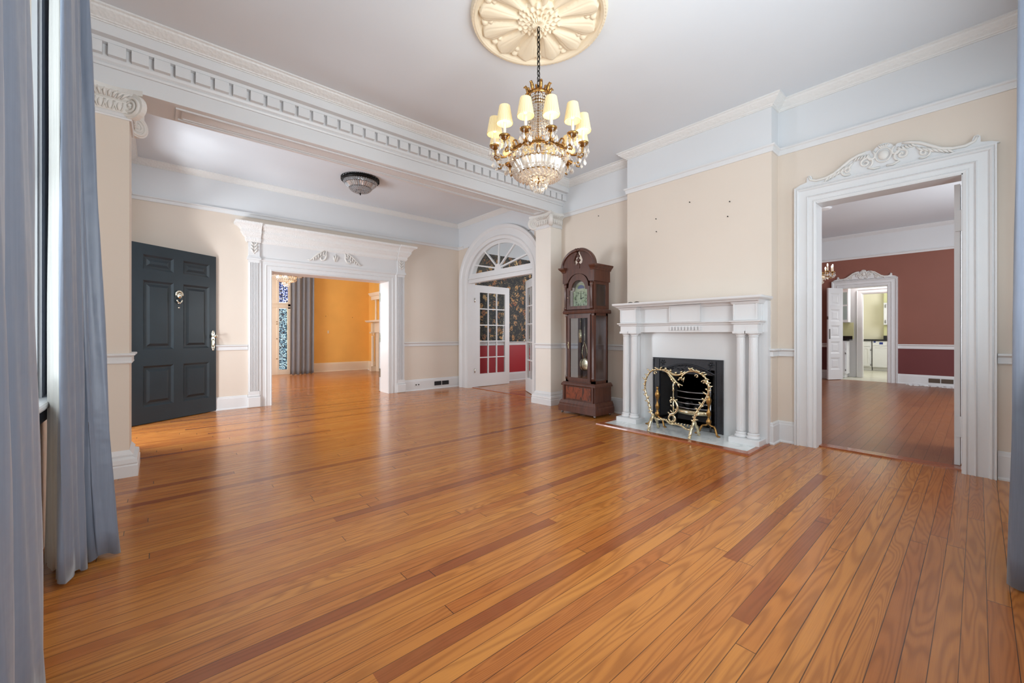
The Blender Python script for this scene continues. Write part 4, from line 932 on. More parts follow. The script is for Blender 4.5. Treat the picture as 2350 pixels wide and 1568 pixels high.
# brass rococo fire screen
T = empty('fire_screen', (4.22, 2.15, 0.016), 'openwork brass fire screen frame of leafy scrolls standing on the hearth', 'fire screen')
SX = 4.23
def sp(*pts): return [(SX, y, z) for y, z in pts]
def smooth_path(pts, k=5):
    P = [Vector(p) for p in pts]; out = []
    for i in range(len(P)-1):
        p0, p1, p2, p3 = P[max(i-1,0)], P[i], P[i+1], P[min(i+2, len(P)-1)]
        for j in range(k):
            t = j/k; out.append(tuple(0.5*((2*p1)+(-p0+p2)*t+(2*p0-5*p1+4*p2-p3)*t*t+(-p0+3*p1-3*p2+p3)*t**3)))
    out.append(tuple(P[-1])); return out
def scroll(m, pts, r0, r1=None, k=5):
    q = smooth_path(pts, k); n_ = len(q); r1 = r1 or r0
    m.tube(q, [r0+(r1-r0)*i/(n_-1) for i in range(n_)], 7)
def leaf(m, base, tip, w=0.012, bulge=0.02):
    b, t = Vector(base), Vector(tip); mid = (b+t)/2 + Vector((-bulge*0.5, 0, bulge*0.4)); m.tube([tuple(b), tuple(mid), tuple(t)], [w*0.4, w*0.82, w*0.1], 6)
m = MB()
lstem = sp((2.43, 0.17), (2.46, 0.24), (2.49, 0.34), (2.525, 0.46), (2.515, 0.58), (2.45, 0.675), (2.36, 0.70), (2.27, 0.685), (2.22, 0.63), (2.185, 0.575))
rstem = sp((1.96, 0.17), (1.94, 0.26), (1.875, 0.37), (1.815, 0.48), (1.81, 0.58), (1.85, 0.66), (1.92, 0.70), (2.0, 0.705), (2.06, 0.675), (2.10, 0.63), (2.13, 0.60))
scroll(m, lstem, 0.012, 0.008); m.obj('left_frame', 'brass', T)
m = MB(); scroll(m, rstem, 0.013, 0.008); m.obj('right_frame', 'brass', T)
m = MB()
scroll(m, sp((2.27, 0.70), (2.24, 0.69), (2.20, 0.665), (2.14, 0.655), (2.09, 0.67), (2.05, 0.695)), 0.012, 0.012)
scroll(m, sp((2.25, 0.68), (2.19, 0.62), (2.14, 0.57), (2.08, 0.545)), 0.014, 0.006)
for (y, z, dy, dz) in ((2.26, .70, .02, .03), (2.21, .68, .0, .035), (2.16, .66, -.02, .03), (2.10, .67, -.02, .035), (2.21, .62, -.02, -.045), (2.17, .59, -.01, -.05), (2.13, .57, -.02, -.05), (2.12, .61, -.03, .02), (2.09, .60, .0, .05), (2.06, .64, .01, -.06)):
    leaf(m, (SX, y, z), (SX-0.006, y+dy, z+dz), 0.014)
m.obj('crest', 'brass', T)
m = MB(); random.seed(11)
for i in range(28):
    t = i/27; q = lstem[min(8, int(t*7))]; q2 = lstem[min(9, int(t*7)+1)]; f_ = t*7-int(t*7)
    y = q[1]+(q2[1]-q[1])*f_; z = q[2]+(q2[2]-q[2])*f_; sg = 1 if i % 2 else -0.7
    leaf(m, (SX, y, z), (SX-0.01, y+sg*random.uniform(.025, .05), z+random.uniform(.01, .045)), 0.011)
for i in range(30):
    t = i/29; q = rstem[min(8, int(t*7))]; q2 = rstem[min(9, int(t*7)+1)]; f_ = t*7-int(t*7)
    y = q[1]+(q2[1]-q[1])*f_; z = q[2]+(q2[2]-q[2])*f_; sg = -1 if i % 2 else 0.8
    leaf(m, (SX, y, z), (SX-0.01, y+sg*random.uniform(.03, .055), z+random.uniform(.005, .045)), 0.014)
for (cy_, cz_, sg) in ((2.40, 0.675, -1), (1.93, 0.675, 1), (1.86, 0.62, 1)):
    m.tube([(SX, cy_+sg*0.02*cos(a*0.5)*(1-a/14), cz_-0.018+0.022*sin(a*0.5)*(1-a/14)) for a in range(12)], 0.007, 6)
m.obj('leaves', 'brass', T)
m = MB()
scroll(m, sp((2.42, 0.155), (2.36, 0.14), (2.28, 0.15), (2.22, 0.115), (2.17, 0.12), (2.10, 0.115), (2.03, 0.085), (1.97, 0.10)), 0.012, 0.012)
for i in range(13): y = 2.40-i*0.034; leaf(m, (SX, y, 0.13-0.02*(i > 6)), (SX-.004, y-0.012, 0.165-0.02*(i > 6)), 0.009)
m.obj('lower_rail', 'brass', T)
m = MB()
m.tube([(SX, 2.20+0.038*cos(tau*i/20), 0.175+0.038*sin(tau*i/20)) for i in range(20)], 0.010, 7, closed=True)
scroll(m, sp((2.23, 0.215), (2.17, 0.24), (2.135, 0.29), (2.15, 0.35), (2.185, 0.385), (2.215, 0.37), (2.21, 0.345)), 0.013, 0.010)
for (y, z, dy, dz) in ((2.18, .385, -.01, .03), (2.20, .385, .01, .03), (2.16, .37, -.03, .02), (2.22, .22, .03, .02), (2.19, .23, .03, .04), (2.14, .27, .03, .01), (2.2, .30, .01, .03)): leaf(m, (SX, y, z), (SX-.004, y+dy, z+dz), 0.012)
m.obj('centre_scroll', 'brass', T)
for y in (2.42, 1.955):
    for sg, xx in ((-1, 4.125), (1, 4.335)):
        m = MB(); q = smooth_path([(SX, y, 0.19), (SX+sg*0.03, y, 0.15), (SX+sg*0.075, y, 0.10), (xx-sg*0.01, y, 0.045), (xx, y, 0.032)], 5)
        m.tube(q, [0.013, 0.014, 0.015, 0.017, 0.018]*4 + [0.018]*(len(q)-20), 8); m.blob((xx+sg*0.004, y, 0.026), (0.018, 0.018, 0.012), 8, 6); m.obj('leg', 'brass', T)

# andirons behind the screen
def andiron(y, lab):
    T = empty('andiron', (4.46, y, 0.013), lab, 'andiron', group='brass andirons in the fireplace')
    m = MB(); m.lathe([(0.012, 0.12), (0.026, 0.14), (0.030, 0.16), (0.014, 0.185), (0.010, 0.20), (0.020, 0.22), (0.026, 0.245), (0.018, 0.27), (0.010, 0.29), (0.010, 0.32), (0.022, 0.345), (0.032, 0.385), (0.020, 0.415), (0.008, 0.44), (0.014, 0.455), (0.014, 0.47), (0.004, 0.48)], c=(4.46, y, 0), n=16)
    m.obj('shaft', 'gold', T)
    for sg in (-1, 1):
        m = MB(); q = smooth_path([(4.46, y, 0.135), (4.455, y+sg*0.03, 0.115), (4.45, y+sg*0.065, 0.105), (4.44, y+sg*0.085, 0.06), (4.43, y+sg*0.10, 0.026), (4.42, y+sg*0.118, 0.022)], 4)
        m.tube(q, 0.011, 8); m.blob((4.42, y+sg*0.12, 0.022), (0.014, 0.016, 0.010), 8, 5); m.obj('leg', 'gold', T)
    m = MB(); m.box((4.46, y-0.01, 0.10), (4.68, y+0.01, 0.122)); m.box((4.67, y-0.01, 0.013), (4.69, y+0.01, 0.122)); m.obj('log_bar', 'black', T)
andiron(1.905, 'brass andiron at the right side of the fireplace opening')
andiron(2.50, 'brass andiron at the left side of the fireplace opening')

# things lying on the mantel shelf
def pebble(y, lab, hz):
    m = MB(); m.blob((4.52, y, 1.474+hz*0.98), (0.03, 0.034, hz), 12, 8); m.obj('pebble', 'pebble', label=lab, cat='stone', group='stones on the mantel shelf')
pebble(2.905, 'small olive brown rounded stone at the left end of the mantel shelf', 0.017)
pebble(2.815, 'small dark brown rounded stone on the shelf, right of the olive one', 0.018)
m = MB(); m.tube([(4.53, 2.77, 1.479), (4.50, 2.62, 1.479), (4.50, 2.56, 1.479)], 0.0045, 6); m.blob((4.50, 2.55, 1.481), (0.010, 0.03, 0.006), 8, 5); m.obj('thin_rod', 'silver', label='thin grey rod lying flat on the mantel shelf beside the stones', cat='rod')
# picture nails
for i, (X0, y, z, lb) in enumerate([(4.61, 2.18, 2.615, 'tiny picture nail in the chimney breast, highest left of centre'), (4.61, 1.746, 2.515, 'tiny picture nail in the chimney breast, upper right'), (4.61, 1.766, 2.36, 'tiny picture nail in the chimney breast, lower right'),
                             (4.61, 2.60, 2.513, 'tiny picture nail in the chimney breast, upper left'), (4.61, 2.594, 2.355, 'tiny picture nail in the chimney breast, lower left'), (4.80, 3.608, 2.807, 'tiny nail in the beige wall high above the grandfather clock')]):
    m = MB(); m.tube([(X0+0.004, y, z), (X0-0.010, y, z+0.003)], 0.004, 6); m.blob((X0-0.011, y, z+0.003), 0.0065, 7, 5); m.obj('picture_nail', 'black', label=lb, cat='nail', group='picture nails in the beige wall')

# ================================================================== grandfather clock
GY = 3.555
T = empty('grandfather_clock', (4.44, GY, 0), 'dark mahogany grandfather clock with arched hood between pillar and mantelpiece', 'clock')
def ring(m, x0, x1, hw, prof, back=4.64):
    sweep(m, [(back, GY+hw), (x0, GY+hw), (x0, GY-hw), (back, GY-hw)], prof, side=-1)
m = MB(); m.box((4.26, GY-0.295, 0.035), (4.635, GY+0.295, 0.19)); ring(m, 4.26, 0, 0.295, [(0, 0.035), (0.028, 0.035), (0.028, 0.115), (0.018, 0.13), (0.018, 0.15), (0.006, 0.175), (0, 0.19)])
m.obj('plinth', 'mahog', T)
for (xx, yy) in ((4.27, GY+0.28), (4.27, GY-0.28), (4.61, GY+0.27), (4.61, GY-0.27)):
    m = MB(); m.blob((xx, yy, 0.018), (0.018, 0.018, 0.018), 10, 6); m.obj('foot', 'steel', T)
m = MB(); m.box((4.275, GY-0.28, 0.19), (4.63, GY+0.28, 0.40)); ring(m, 4.275, 0, 0.28, [(0, 0.385), (0.012, 0.388), (0.018, 0.40), (0.008, 0.42), (-0.01, 0.44), (-0.02, 0.44), (-0.02, 0.385)])
m.obj('base', 'mahog', T)
m = MB(); m.box((4.268, GY-0.215, 0.215), (4.277, GY+0.215, 0.375)); m.obj('base_panel', 'flame', T, label='flame figured base panel')
for yy in (GY+0.235, GY-0.262): m = MB(); m.box((4.258, yy, 0.12), (4.28, yy+0.027, 0.40)); m.obj('base_strip', 'mahog', T)
# waist: open box with glazed front and sides
w0, w1, hwz = 4.30, 4.605, 0.245
m = MB()
for (xx, yy) in ((w0, GY-hwz), (w0, GY+hwz-0.05), (w1-0.04, GY-hwz), (w1-0.04, GY+hwz-0.05)): m.box((xx, yy, 0.40), (xx+0.04, yy+0.05, 1.43))
m.box((w0, GY-hwz, 0.40), (w1, GY+hwz, 0.475)); m.box((w0, GY-hwz, 1.345), (w1, GY+hwz, 1.43)); m.obj('waist', 'mahog', T)
m = MB(); m.box((w1-0.012, GY-hwz, 0.42), (w1, GY+hwz, 1.43)); m.obj('back_panel', 'mahog', T)
for sg in (-1, 1):
    m = MB(); y = GY+sg*(hwz-0.018); fl_ = lambda a, z: 1 - 0.08*max(0, cos(a*8))**2
    m.lathe([(0.022, 0.475), (0.022, 0.52), (0.016, 0.53), (0.016, 1.33), (0.022, 1.34), (0.022, 1.40)], c=(w0+0.004, y, 0), n=48, flute=fl_); m.obj('corner_column', 'mahog', T)
dy0, dy1 = GY-0.195, GY+0.195
m = MB()
for a, b in (((dy0, 0.46), (dy0+0.04, 1.36)), ((dy1-0.04, 0.46), (dy1, 1.36)), ((dy0+0.04, 0.46), (dy1-0.04, 0.505)), ((dy0+0.04, 1.315), (dy1-0.04, 1.36))): m.box((4.280, a[0], a[1]), (4.304, b[0], b[1]))
dr = m.obj('waist_door', 'mahog', T)
m = MB(); m.box((4.290, dy0+0.04, 0.505), (4.293, dy1-0.04, 1.315)); m.obj('glass', 'clockglass', dr)
m = MB(); m.box((4.276, dy1-0.026, 0.90), (4.281, dy1-0.012, 0.99)); m.blob((4.27, dy1-0.019, 0.95), 0.008, 8, 5); m.obj('door_lock', 'brass', dr)
for sg in (-1, 1): m = MB(); y = GY+sg*(hwz-0.006); m.box((w0+0.04, y-0.002, 0.475), (w1-0.04, y+0.002, 1.345)); m.obj('side_glass', 'clockglass', T)
# works: pendulum and weights
m = MB(); m.tube([(4.40, GY-0.03, 0.72), (4.40, GY-0.03, 1.40)], 0.004, 6)
m.lathe([(0.072, -0.006), (0.075, 0), (0.072, 0.006)], n=28); 
P_ = m.obj('pendulum', 'brass', T) if False else None
m = MB(lambda x, y, z: (4.40+z, GY-0.01+x, 0.68+y)); m.lathe([(0.002, -0.010), (0.050, -0.008), (0.085, -0.003), (0.088, 0), (0.085, 0.003), (0.0, 0.006)], n=32)
bob = MB(); bob.v = m.v; bob.f = m.f; bob.mi = m.mi; bob.sm = m.sm; bob.tube([(4.40, GY-0.01, 0.76), (4.40, GY-0.01, 1.40)], 0.004, 6)
for sg in (-1, 1): bob.tube([(4.40, GY-0.01+sg*0.02, 0.76), (4.40, GY-0.01+sg*0.045, 0.84), (4.40, GY-0.01+sg*0.03, 0.92), (4.40, GY-0.01, 1.0)], 0.006, 6)
bob.obj('pendulum', 'brass', T, label='brass pendulum with round bob')
for yy, zz in ((GY-0.12, 0.78), (GY+0.11, 0.98), (GY-0.055, 0.90)):
    m = MB(); m.lathe([(0.020, zz), (0.024, zz+0.005), (0.024, zz+0.18), (0.020, zz+0.185)], c=(4.46, yy, 0), n=18); m.tube([(4.46, yy, zz+0.185), (4.46, yy, 1.40)], 0.0025, 5); m.obj('weight', 'brass', T)
# hood
m = MB(); m.box((4.285, GY-0.262, 1.385), (4.63, GY+0.262, 1.425)); ring(m, 4.285, 0, 0.262, [(-0.01, 1.375), (0.008, 1.378), (0.014, 1.40), (0.006, 1.425), (0, 1.43)]); m.obj('hood_sill', 'mahog', T)
h0, hh = 4.29, 0.25
m = MB(); m.box((4.60, GY-hh, 1.43), (4.62, GY+hh, 1.98))
for sg in (-1, 1):
    y = GY+sg*hh; ya, yb = (y, y+0.02) if sg < 0 else (y-0.02, y)
    m.box((h0, ya, 1.43), (4.345, yb, 1.98)).box((4.55, ya, 1.43), (4.60, yb, 1.98)).box((4.345, ya, 1.43), (4.55, yb, 1.475)).box((4.345, ya, 1.76), (4.55, yb, 1.98))
m.obj('hood', 'mahog', T)
for sg in (-1, 1): m = MB(); y = GY+sg*(hh-0.01); m.box((4.345, y-0.002, 1.475), (4.55, y+0.002, 1.76)); m.obj('hood_side_glass', 'clockglass', T)
# arched hood door frame
fc = lambda u, z, w: (4.283 - w, GY - u, z)   # u to the viewer's right
def archpts(hw, zb, zs, rr, k=14):   # door shape: square shoulders then arch
    pts = [(-hw, zb), (-hw, zs)]
    if rr < hw: pts += [(-rr-0.004, zs)]
    pts += [(-rr*cos(pi*i/k), zs+0.012+rr*sin(pi*i/k)) for i in range(k+1)]
    if rr < hw: pts += [(rr+0.004, zs)]
    pts += [(hw, zs), (hw, zb)]; return pts
def archring(m, o, i_, w0_, w1_):
    n_ = len(o); vs = [(a, b, w0_) for a, b in o]+[(a, b, w0_) for a, b in i_]+[(a, b, w1_) for a, b in o]+[(a, b, w1_) for a, b in i_]; fs = []
    for k in range(n_):
        j = (k+1) % n_; fs += [(k, j, n_+j, n_+k), (2*n_+k, 2*n_+j, 3*n_+j, 3*n_+k), (k, j, 2*n_+j, 2*n_+k), (n_+k, n_+j, 3*n_+j, 3*n_+k)]
    m.add(vs, fs)
m = MB(fc); archring(m, archpts(0.20, 1.435, 1.735, 0.17), archpts(0.155, 1.48, 1.70, 0.118), -0.012, 0.012); hd = m.obj('hood_door', 'mahog', T)
m = MB(fc); m.prism(archpts(0.156, 1.479, 1.70, 0.119), -0.003, -0.001); m.obj('glass', 'clockglass', hd)
m = MB(fc); m.blob((-0.18, 1.60, 0.014), 0.008, 8, 5); m.obj('door_knob', 'brass', hd)
m = MB(fc); m.prism(archpts(0.13, 1.455, 1.69, 0.105), -0.062, -0.052); dl = m.obj('dial', 'dial', T, label='pale green painted dial')
m = MB(fc); archring(m, archpts(0.134, 1.452, 1.693, 0.11), archpts(0.124, 1.462, 1.686, 0.10), -0.06, -0.044); m.obj('dial_rim', 'silver', dl)
m = MB(lambda u, z, w: fc(u, z, w-0.05))
m.prism([(-0.004, 1.58), (0.004, 1.58), (0.002, 1.655), (-0.002, 1.655)], 0.0, 0.003); m.prism([(0.0, 1.576), (0.0, 1.584), (0.055, 1.600), (0.056, 1.597)], 0.003, 0.006); m.blob((0, 1.58, 0.004), (0.008, 0.008, 0.004), 8, 4); m.obj('hands', 'black', dl)
m = MB(lambda u, z, w: fc(u, z, w-0.052))
for i in range(12): a = tau*i/12; m.box((0.092*sin(a)-0.004, 1.58+0.092*cos(a)-0.008, 0), (0.092*sin(a)+0.004, 1.58+0.092*cos(a)+0.008, 0.0015))
m.tube([(0.078*cos(tau*i/32), 1.58+0.078*sin(tau*i/32), 0.001) for i in range(32)], 0.0012, 4, closed=True); m.tube([(0.105*cos(tau*i/32), 1.58+0.105*sin(tau*i/32), 0.001) for i in range(32)], 0.0015, 4, closed=True)
m.obj('numeral_ring', 'black', dl)
m = MB(lambda u, z, w: fc(u, z, w-0.052)); m.prism([(0.06*cos(pi*i/12), 1.72+0.05*sin(pi*i/12)) for i in range(13)], 0, 0.002); m.obj('moon_disc', simple('blue_moon_disc', rgb(92, 104, 150), 0.3), dl)
for sg in (-1, 1):
    m = MB(); fl_ = lambda a, z: 1 - 0.08*max(0, cos(a*8))**2
    m.lathe([(0.022, 1.43), (0.022, 1.46), (0.015, 1.475), (0.015, 1.74), (0.022, 1.755), (0.022, 1.79)], c=(4.272, GY+sg*0.225, 0), n=48, flute=fl_); m.obj('hood_column', 'mahog', T)
# frieze with arch cut, cornice, swan neck pediment
top = [(-0.272, 1.80), (-0.272, 1.985), (0.272, 1.985), (0.272, 1.80), (0.205, 1.80)] + [(0.185*cos(pi*i/14), 1.775+0.145*sin(pi*i/14)) for i in range(1, 14)] + [(-0.205, 1.80)]
m = MB(fc); n_ = 15
for i in range(len(top)): pass
archp = [(-0.205, 1.80)] + [(-0.185*cos(pi*i/14), 1.775+0.145*sin(pi*i/14)) for i in range(1, 14)] + [(0.205, 1.80)]
m.box((-0.272, 1.80, -0.03), (-0.205, 1.985, 0.016)); m.box((0.205, 1.80, -0.03), (0.272, 1.985, 0.016))
for i in range(len(archp)-1):
    (a, b), (c, d) = archp[i], archp[i+1]; m.add([(a,b,.016),(c,d,.016),(c,1.985,.016),(a,1.985,.016),(a,b,-.03),(c,d,-.03),(c,1.985,-.03),(a,1.985,-.03)], [(0,1,2,3),(4,7,6,5),(0,4,5,1)])
m.obj('frieze', 'mahog', T)
m = MB(); m.box((4.285, GY-0.27, 1.80), (4.62, GY-0.245, 1.985)).box((4.285, GY+0.245, 1.80), (4.62, GY+0.27, 1.985)); m.box((4.285, GY-0.27, 1.965), (4.62, GY+0.27, 1.985)); m.obj('hood_top', 'mahog', T)
cp = [(0, 1.945), (0.008, 1.95), (0.014, 1.965), (0.03, 1.985), (0.042, 1.995), (0.048, 2.01), (0.048, 2.018), (0, 2.018)]
m = MB(); sweep(m, [(4.63, GY+0.27), (4.268, GY+0.27), (4.268, GY+0.215)], cp, side=-1); m.obj('cornice', 'mahog', T)
m = MB(); sweep(m, [(4.268, GY-0.215), (4.268, GY-0.27), (4.63, GY-0.27)], cp, side=-1); m.obj('cornice', 'mahog', T)
# pediment board with teardrop opening
out = [(-0.27, 1.985)] + [(-0.27+0.235*(1-cos(pi/2*i/10)), 1.985+0.235*sin(pi/2*i/10)) for i in range(1, 11)]
inn = [(-0.022, 2.205), (-0.035, 2.18), (-0.06, 2.14), (-0.078, 2.10), (-0.07, 2.06), (-0.04, 2.04), (0.0, 2.035)]
m = MB(fc)
for sg in (-1, 1):
    L = [(sg*-a, b) for a, b in out]; I = [(sg*-a, b) for a, b in inn]
    # strip between outer curve and inner opening
    seq = [L[0], L[2], L[4], L[6], L[8], L[10]]; base_ = [(0 if False else sg*0.0, 1.985)]
    poly = L + I + [(0, 1.985)]
    m.prism(poly, -0.03, 0.012)
m.obj('pediment', 'mahog', T)
for sg in (-1, 1):
    m = MB(fc); arcq = [(sg*(-0.285+0.262*(1-cos(pi/2*i/14))), 1.99+0.25*sin(pi/2*i/14)) for i in range(15)]
    for off, rr, ww in ((0.0, 0.016, 0.020), (-0.016, 0.012, 0.022), (0.012, 0.012, 0.008)):
        m.tube([(a*(1+off*-2), b+off*0.9, ww) for a, b in arcq], rr, 8)
    vs = []; 
    m.tube([(arcq[-1][0]+sg*0.004+0.0*k, arcq[-1][1]-0.004, 0.04-0.012*k) for k in range(6)], 0.022, 10)
    # depth of the swan neck roof
    fs = []; vs = [(a, b+0.012, 0.02) for a, b in arcq] + [(a, b+0.012, -0.03) for a, b in arcq] + [(a, b-0.02, 0.02) for a, b in arcq] + [(a, b-0.02, -0.03) for a, b in arcq]
    for i in range(14): fs += [(i, i+1, 16+i, 15+i), (30+i, 31+i, 46+i, 45+i)]
    m.add(vs, fs); m.obj('swan_neck', 'mahog', T)
m = MB(); fp = [(0.026, 2.03), (0.028, 2.05), (0.012, 2.062), (0.010, 2.07), (0.018, 2.082), (0.034, 2.10), (0.014, 2.122), (0.008, 2.13), (0.020, 2.145), (0.022, 2.16), (0.010, 2.178), (0.004, 2.20), (0.001, 2.225)]
m.box((4.262, GY-0.03, 1.985), (4.30, GY+0.03, 2.04)); m.lathe(fp, c=(4.28, GY, 0), n=16); m.obj('finial', 'mahog', T)

# ================================================================== ceiling medallion
MX, MY = 2.13, 2.15
def medallion():
    NR, NA, R = 84, 384, 0.505
    def hgt(r, a):
        q = r / R; h = 0.012
        # rim
        if q > 0.90: h = 0.022 + 0.014*sin((q-0.90)/0.10*pi) + 0.004*sin((q-0.9)*190)
        if 0.955 < q < 0.985: h += 0.004*max(0, cos(a*96))
        if q > 0.985: h *= max(0, (1-q)/0.015)
        if 0.30 < q < 0.88:
            seg = tau/12; t = ((a/seg+0.5) % 1.0) - 0.5; s = (q-0.26)/(0.87-0.26); wd = 0.20 + 0.25*sin(min(1, s*0.86)*pi*0.62)
            wd *= sqrt(max(0.0, 1-max(0, (s-0.78)/0.22)**2)); d = abs(t)/max(wd, 0.01)
            if d < 1: h = 0.014 + 0.020*(1-d**3) + 0.006*(1-abs(d)*1.0) - 0.004*max(0, 1-abs(d-0.55)/0.12)
            else: h = 0.006
            if d > 1 and 0.66 < q < 0.84:
                tt = abs(t)-0.5; rr_ = sqrt((tt*seg*r/0.030)**2 + ((r-0.80*R)/0.026)**2)
                if rr_ < 1: h = 0.010 + 0.022*sqrt(1-rr_*rr_)
                rr2 = sqrt((tt*seg*r/0.018)**2 + ((r-0.71*R)/0.018)**2)
                if rr2 < 1: h = 0.010 + 0.014*sqrt(1-rr2*rr2)
        if q < 0.34:
            lobes = 0.27 + 0.05*abs(sin(a*2.5)) + 0.015*abs(sin(a*10))
            if q < lobes:
                h = 0.034 + 0.018*(1-q/lobes) + 0.007*sin(a*20)*min(1, q*8) + 0.006*sin(q*70+3*sin(a*5))
        if q < 0.10: h = 0.062 + 0.006*cos(a*16) * (q/0.10)
        return h
    vs = [(MX, MY, CZ-0.075)]; fs = []
    for i in range(1, NR+1):
        r = R*i/NR
        for k in range(NA): a = tau*k/NA; vs.append((MX+r*cos(a), MY+r*sin(a), CZ-hgt(r, a)))
    for k in range(NA): fs.append((0, 1+k, 1+(k+1) % NA))
    for i in range(NR-1):
        for k in range(NA): q = (k+1) % NA; fs.append((1+i*NA+k, 1+i*NA+q, 1+(i+1)*NA+q, 1+(i+1)*NA+k))
    o = MB().add(vs, fs, True).obj('ceiling_medallion', 'medal', label='large round cream plaster medallion with petals on the ceiling above the chandelier', cat='ceiling medallion')
medallion()

# ================================================================== chandelier
def chandelier(loc, label, zc=CZ-0.075, N=12, crystal_n=1.0, shades=True, chain=True, s=1.0, nm='chandelier', wattage=2.2):
    """loc = centre at height of the lowest crystal"""
    T = empty(nm, loc, label, 'chandelier')
    L = dict(local=True)
    z0 = 0.0
    # crown of leaves
    m = MB()
    m.lathe([(0.074, 0.715), (0.080, 0.718), (0.080, 0.738), (0.074, 0.742), (0.070, 0.735), (0.070, 0.720)], n=28, caps=False)
    for i in range(8):
        a = tau*i/8+0.2; r = 0.078
        m.tube([(r*cos(a), r*sin(a), 0.73), (1.08*r*cos(a), 1.08*r*sin(a), 0.765), (1.28*r*cos(a), 1.28*r*sin(a), 0.785), (1.45*r*cos(a), 1.45*r*sin(a), 0.775)], [0.012, 0.014, 0.010, 0.004], 6)
        a += tau/16; m.tube([(r*cos(a), r*sin(a), 0.735), (1.15*r*cos(a), 1.15*r*sin(a), 0.755), (1.3*r*cos(a), 1.3*r*sin(a), 0.752)], [0.008, 0.009, 0.003], 6)
    for i in range(4): a = tau*i/4; m.tube([(0, 0, 0.78), (0.04*cos(a), 0.04*sin(a), 0.76), (0.072*cos(a), 0.072*sin(a), 0.732)], 0.005, 6)
    m.obj('crown', 'gold', T, **L)
    m = MB(); m.tube([(0, 0, 0.06), (0, 0, 0.79)], 0.006, 8); m.lathe([(0.01, 0.24), (0.05, 0.25), (0.05, 0.27), (0.012, 0.30), (0.02, 0.34), (0.01, 0.38)], n=16); m.obj('stem', 'gold', T, **L)
    # chain
    if chain:
        m = MB(); top = zc-loc[2]; z = 0.80; k = 0
        m.tube([(0.012*cos(tau*i/12), 0, 0.79+0.012*sin(tau*i/12)) for i in range(12)], 0.003, 6, closed=True)
        while z < top-0.01:
            pts = []
            for i in range(14):
                a = tau*i/14; u = 0.0115*cos(a); w = 0.023*sin(a); pts.append((u if k % 2 == 0 else 0, 0 if k % 2 == 0 else u, z+0.02+w))
            m.tube(pts, 0.0032, 6, closed=True); z += 0.036; k += 1
        m.tube([(0.006*sin(i*1.3), 0.006*cos(i*1.3), 0.79+(top-0.79)*i/24) for i in range(25)], 0.0022, 5)
        m.obj('chain', 'black', T, **L)
    # gilt rings of the basket
    rings = [(0.196, 0.288, 0.008), (0.188, 0.212, 0.007), (0.150, 0.135, 0.005), (0.062, 0.112, 0.006), (0.200, 0.300, 0.006)]
    for r, z, t in rings:
        m = MB(); m.tube([(r*cos(tau*i/40), r*sin(tau*i/40), z) for i in range(40)], t, 6, closed=True, flat=(0,0,1)); m.obj('ring', 'gold', T, **L)
    lf = None
    for i in range(N):
        if lf is None:
            m = MB(); r = 0.198
            for da in (-0.09, 0, 0.09): m.tube([(r*cos(da*.4), r*sin(da*.4), 0.295), ((r+0.012)*cos(da), (r+0.012)*sin(da), 0.33-abs(da)*0.1)], [0.010, 0.004], 6)
            lf = m.obj('gilt_leaf', 'gold', T, **L); c_ = lf
        else: c_ = copytree(lf, T)
        c_.rotation_euler = (0, 0, tau*(i+0.5)/N)
    # crystal strands of the upper cone
    def gemline(m, r0, z0_, r1, z1_, cnt, n_, g, sag=0.0):
        for i in range(cnt):
            a = tau*i/cnt
            for j in range(n_):
                t = (j+0.5)/n_; r = r0+(r1-r0)*t**1.0 - sag*sin(pi*t)*1.0; z = z0_+(z1_-z0_)*t
                m.gem((r*cos(a), r*sin(a), z), g*(0.8+0.45*t), g*1.05)
    m = MB(); gemline(m, 0.062, 0.715, 0.170, 0.31, 22, 18, 0.0098, 0.040); m.obj('strand_cone', 'crystal', T, kind='stuff', **L)
    m = MB()
    for i in range(20):
        a = tau*i/20; pts = []
        for j in range(10): t = j/9; r = 0.064+(0.165-0.064)*t-0.042*sin(pi*t); pts.append((r*cos(a), r*sin(a), 0.715+(0.31-0.715)*t))
        m.tube(pts, 0.0016, 4)
    for zz, rr in ((0.64, 0.068), (0.58, 0.066), (0.50, 0.074), (0.43, 0.095), (0.37, 0.126)): m.tube([(rr*cos(tau*i/24), rr*sin(tau*i/24), zz) for i in range(24)], 0.0018, 4, closed=True)
    m.obj('wire_cone', 'gold', T, **L)
    m = MB()
    for i in range(28): a = tau*i/28; m.gem((0.205*cos(a), 0.205*sin(a), 0.27), 0.014, 0.017); m.gem((0.207*cos(a+0.11), 0.207*sin(a+0.11), 0.24), 0.013, 0.015)
    for i in range(30): a = tau*i/30; m.gem((0.196*cos(a), 0.196*sin(a), 0.218), 0.012, 0.012)
    m.obj('upper_beads', 'crystal', T, kind='stuff', **L)
    m = MB()   # long prisms
    for i in range(36):
        a = tau*i/36; w = 0.016; c, s_ = cos(a), sin(a)
        def q(r, o, z): return (r*c-o*s_, r*s_+o*c, z)
        vs = [q(0.190, -w, 0.208), q(0.199, 0, 0.208), q(0.190, w, 0.208), q(0.184, 0, 0.208), q(0.152, -w*0.8, 0.138), q(0.162, 0, 0.136), q(0.152, w*0.8, 0.138), q(0.147, 0, 0.138)]
        m.add(vs, [(0,1,5,4),(1,2,6,5),(2,3,7,6),(3,0,4,7),(0,1,2,3),(4,5,6,7)])
    m.obj('prism_band', 'crystal', T, kind='stuff', **L)
    m = MB()
    for zz, rr, cnt in ((0.150, 0.190, 32), (0.134, 0.182, 30), (0.121, 0.166, 28), (0.112, 0.148, 26), (0.106, 0.128, 24), (0.102, 0.106, 20), (0.100, 0.086, 16)):
        for i in range(cnt): a = tau*(i+0.5*(cnt % 4))/cnt; m.gem((rr*cos(a), rr*sin(a), zz), 0.0125, 0.013)
    m.obj('bowl_beads', 'crystal', T, kind='stuff', **L)
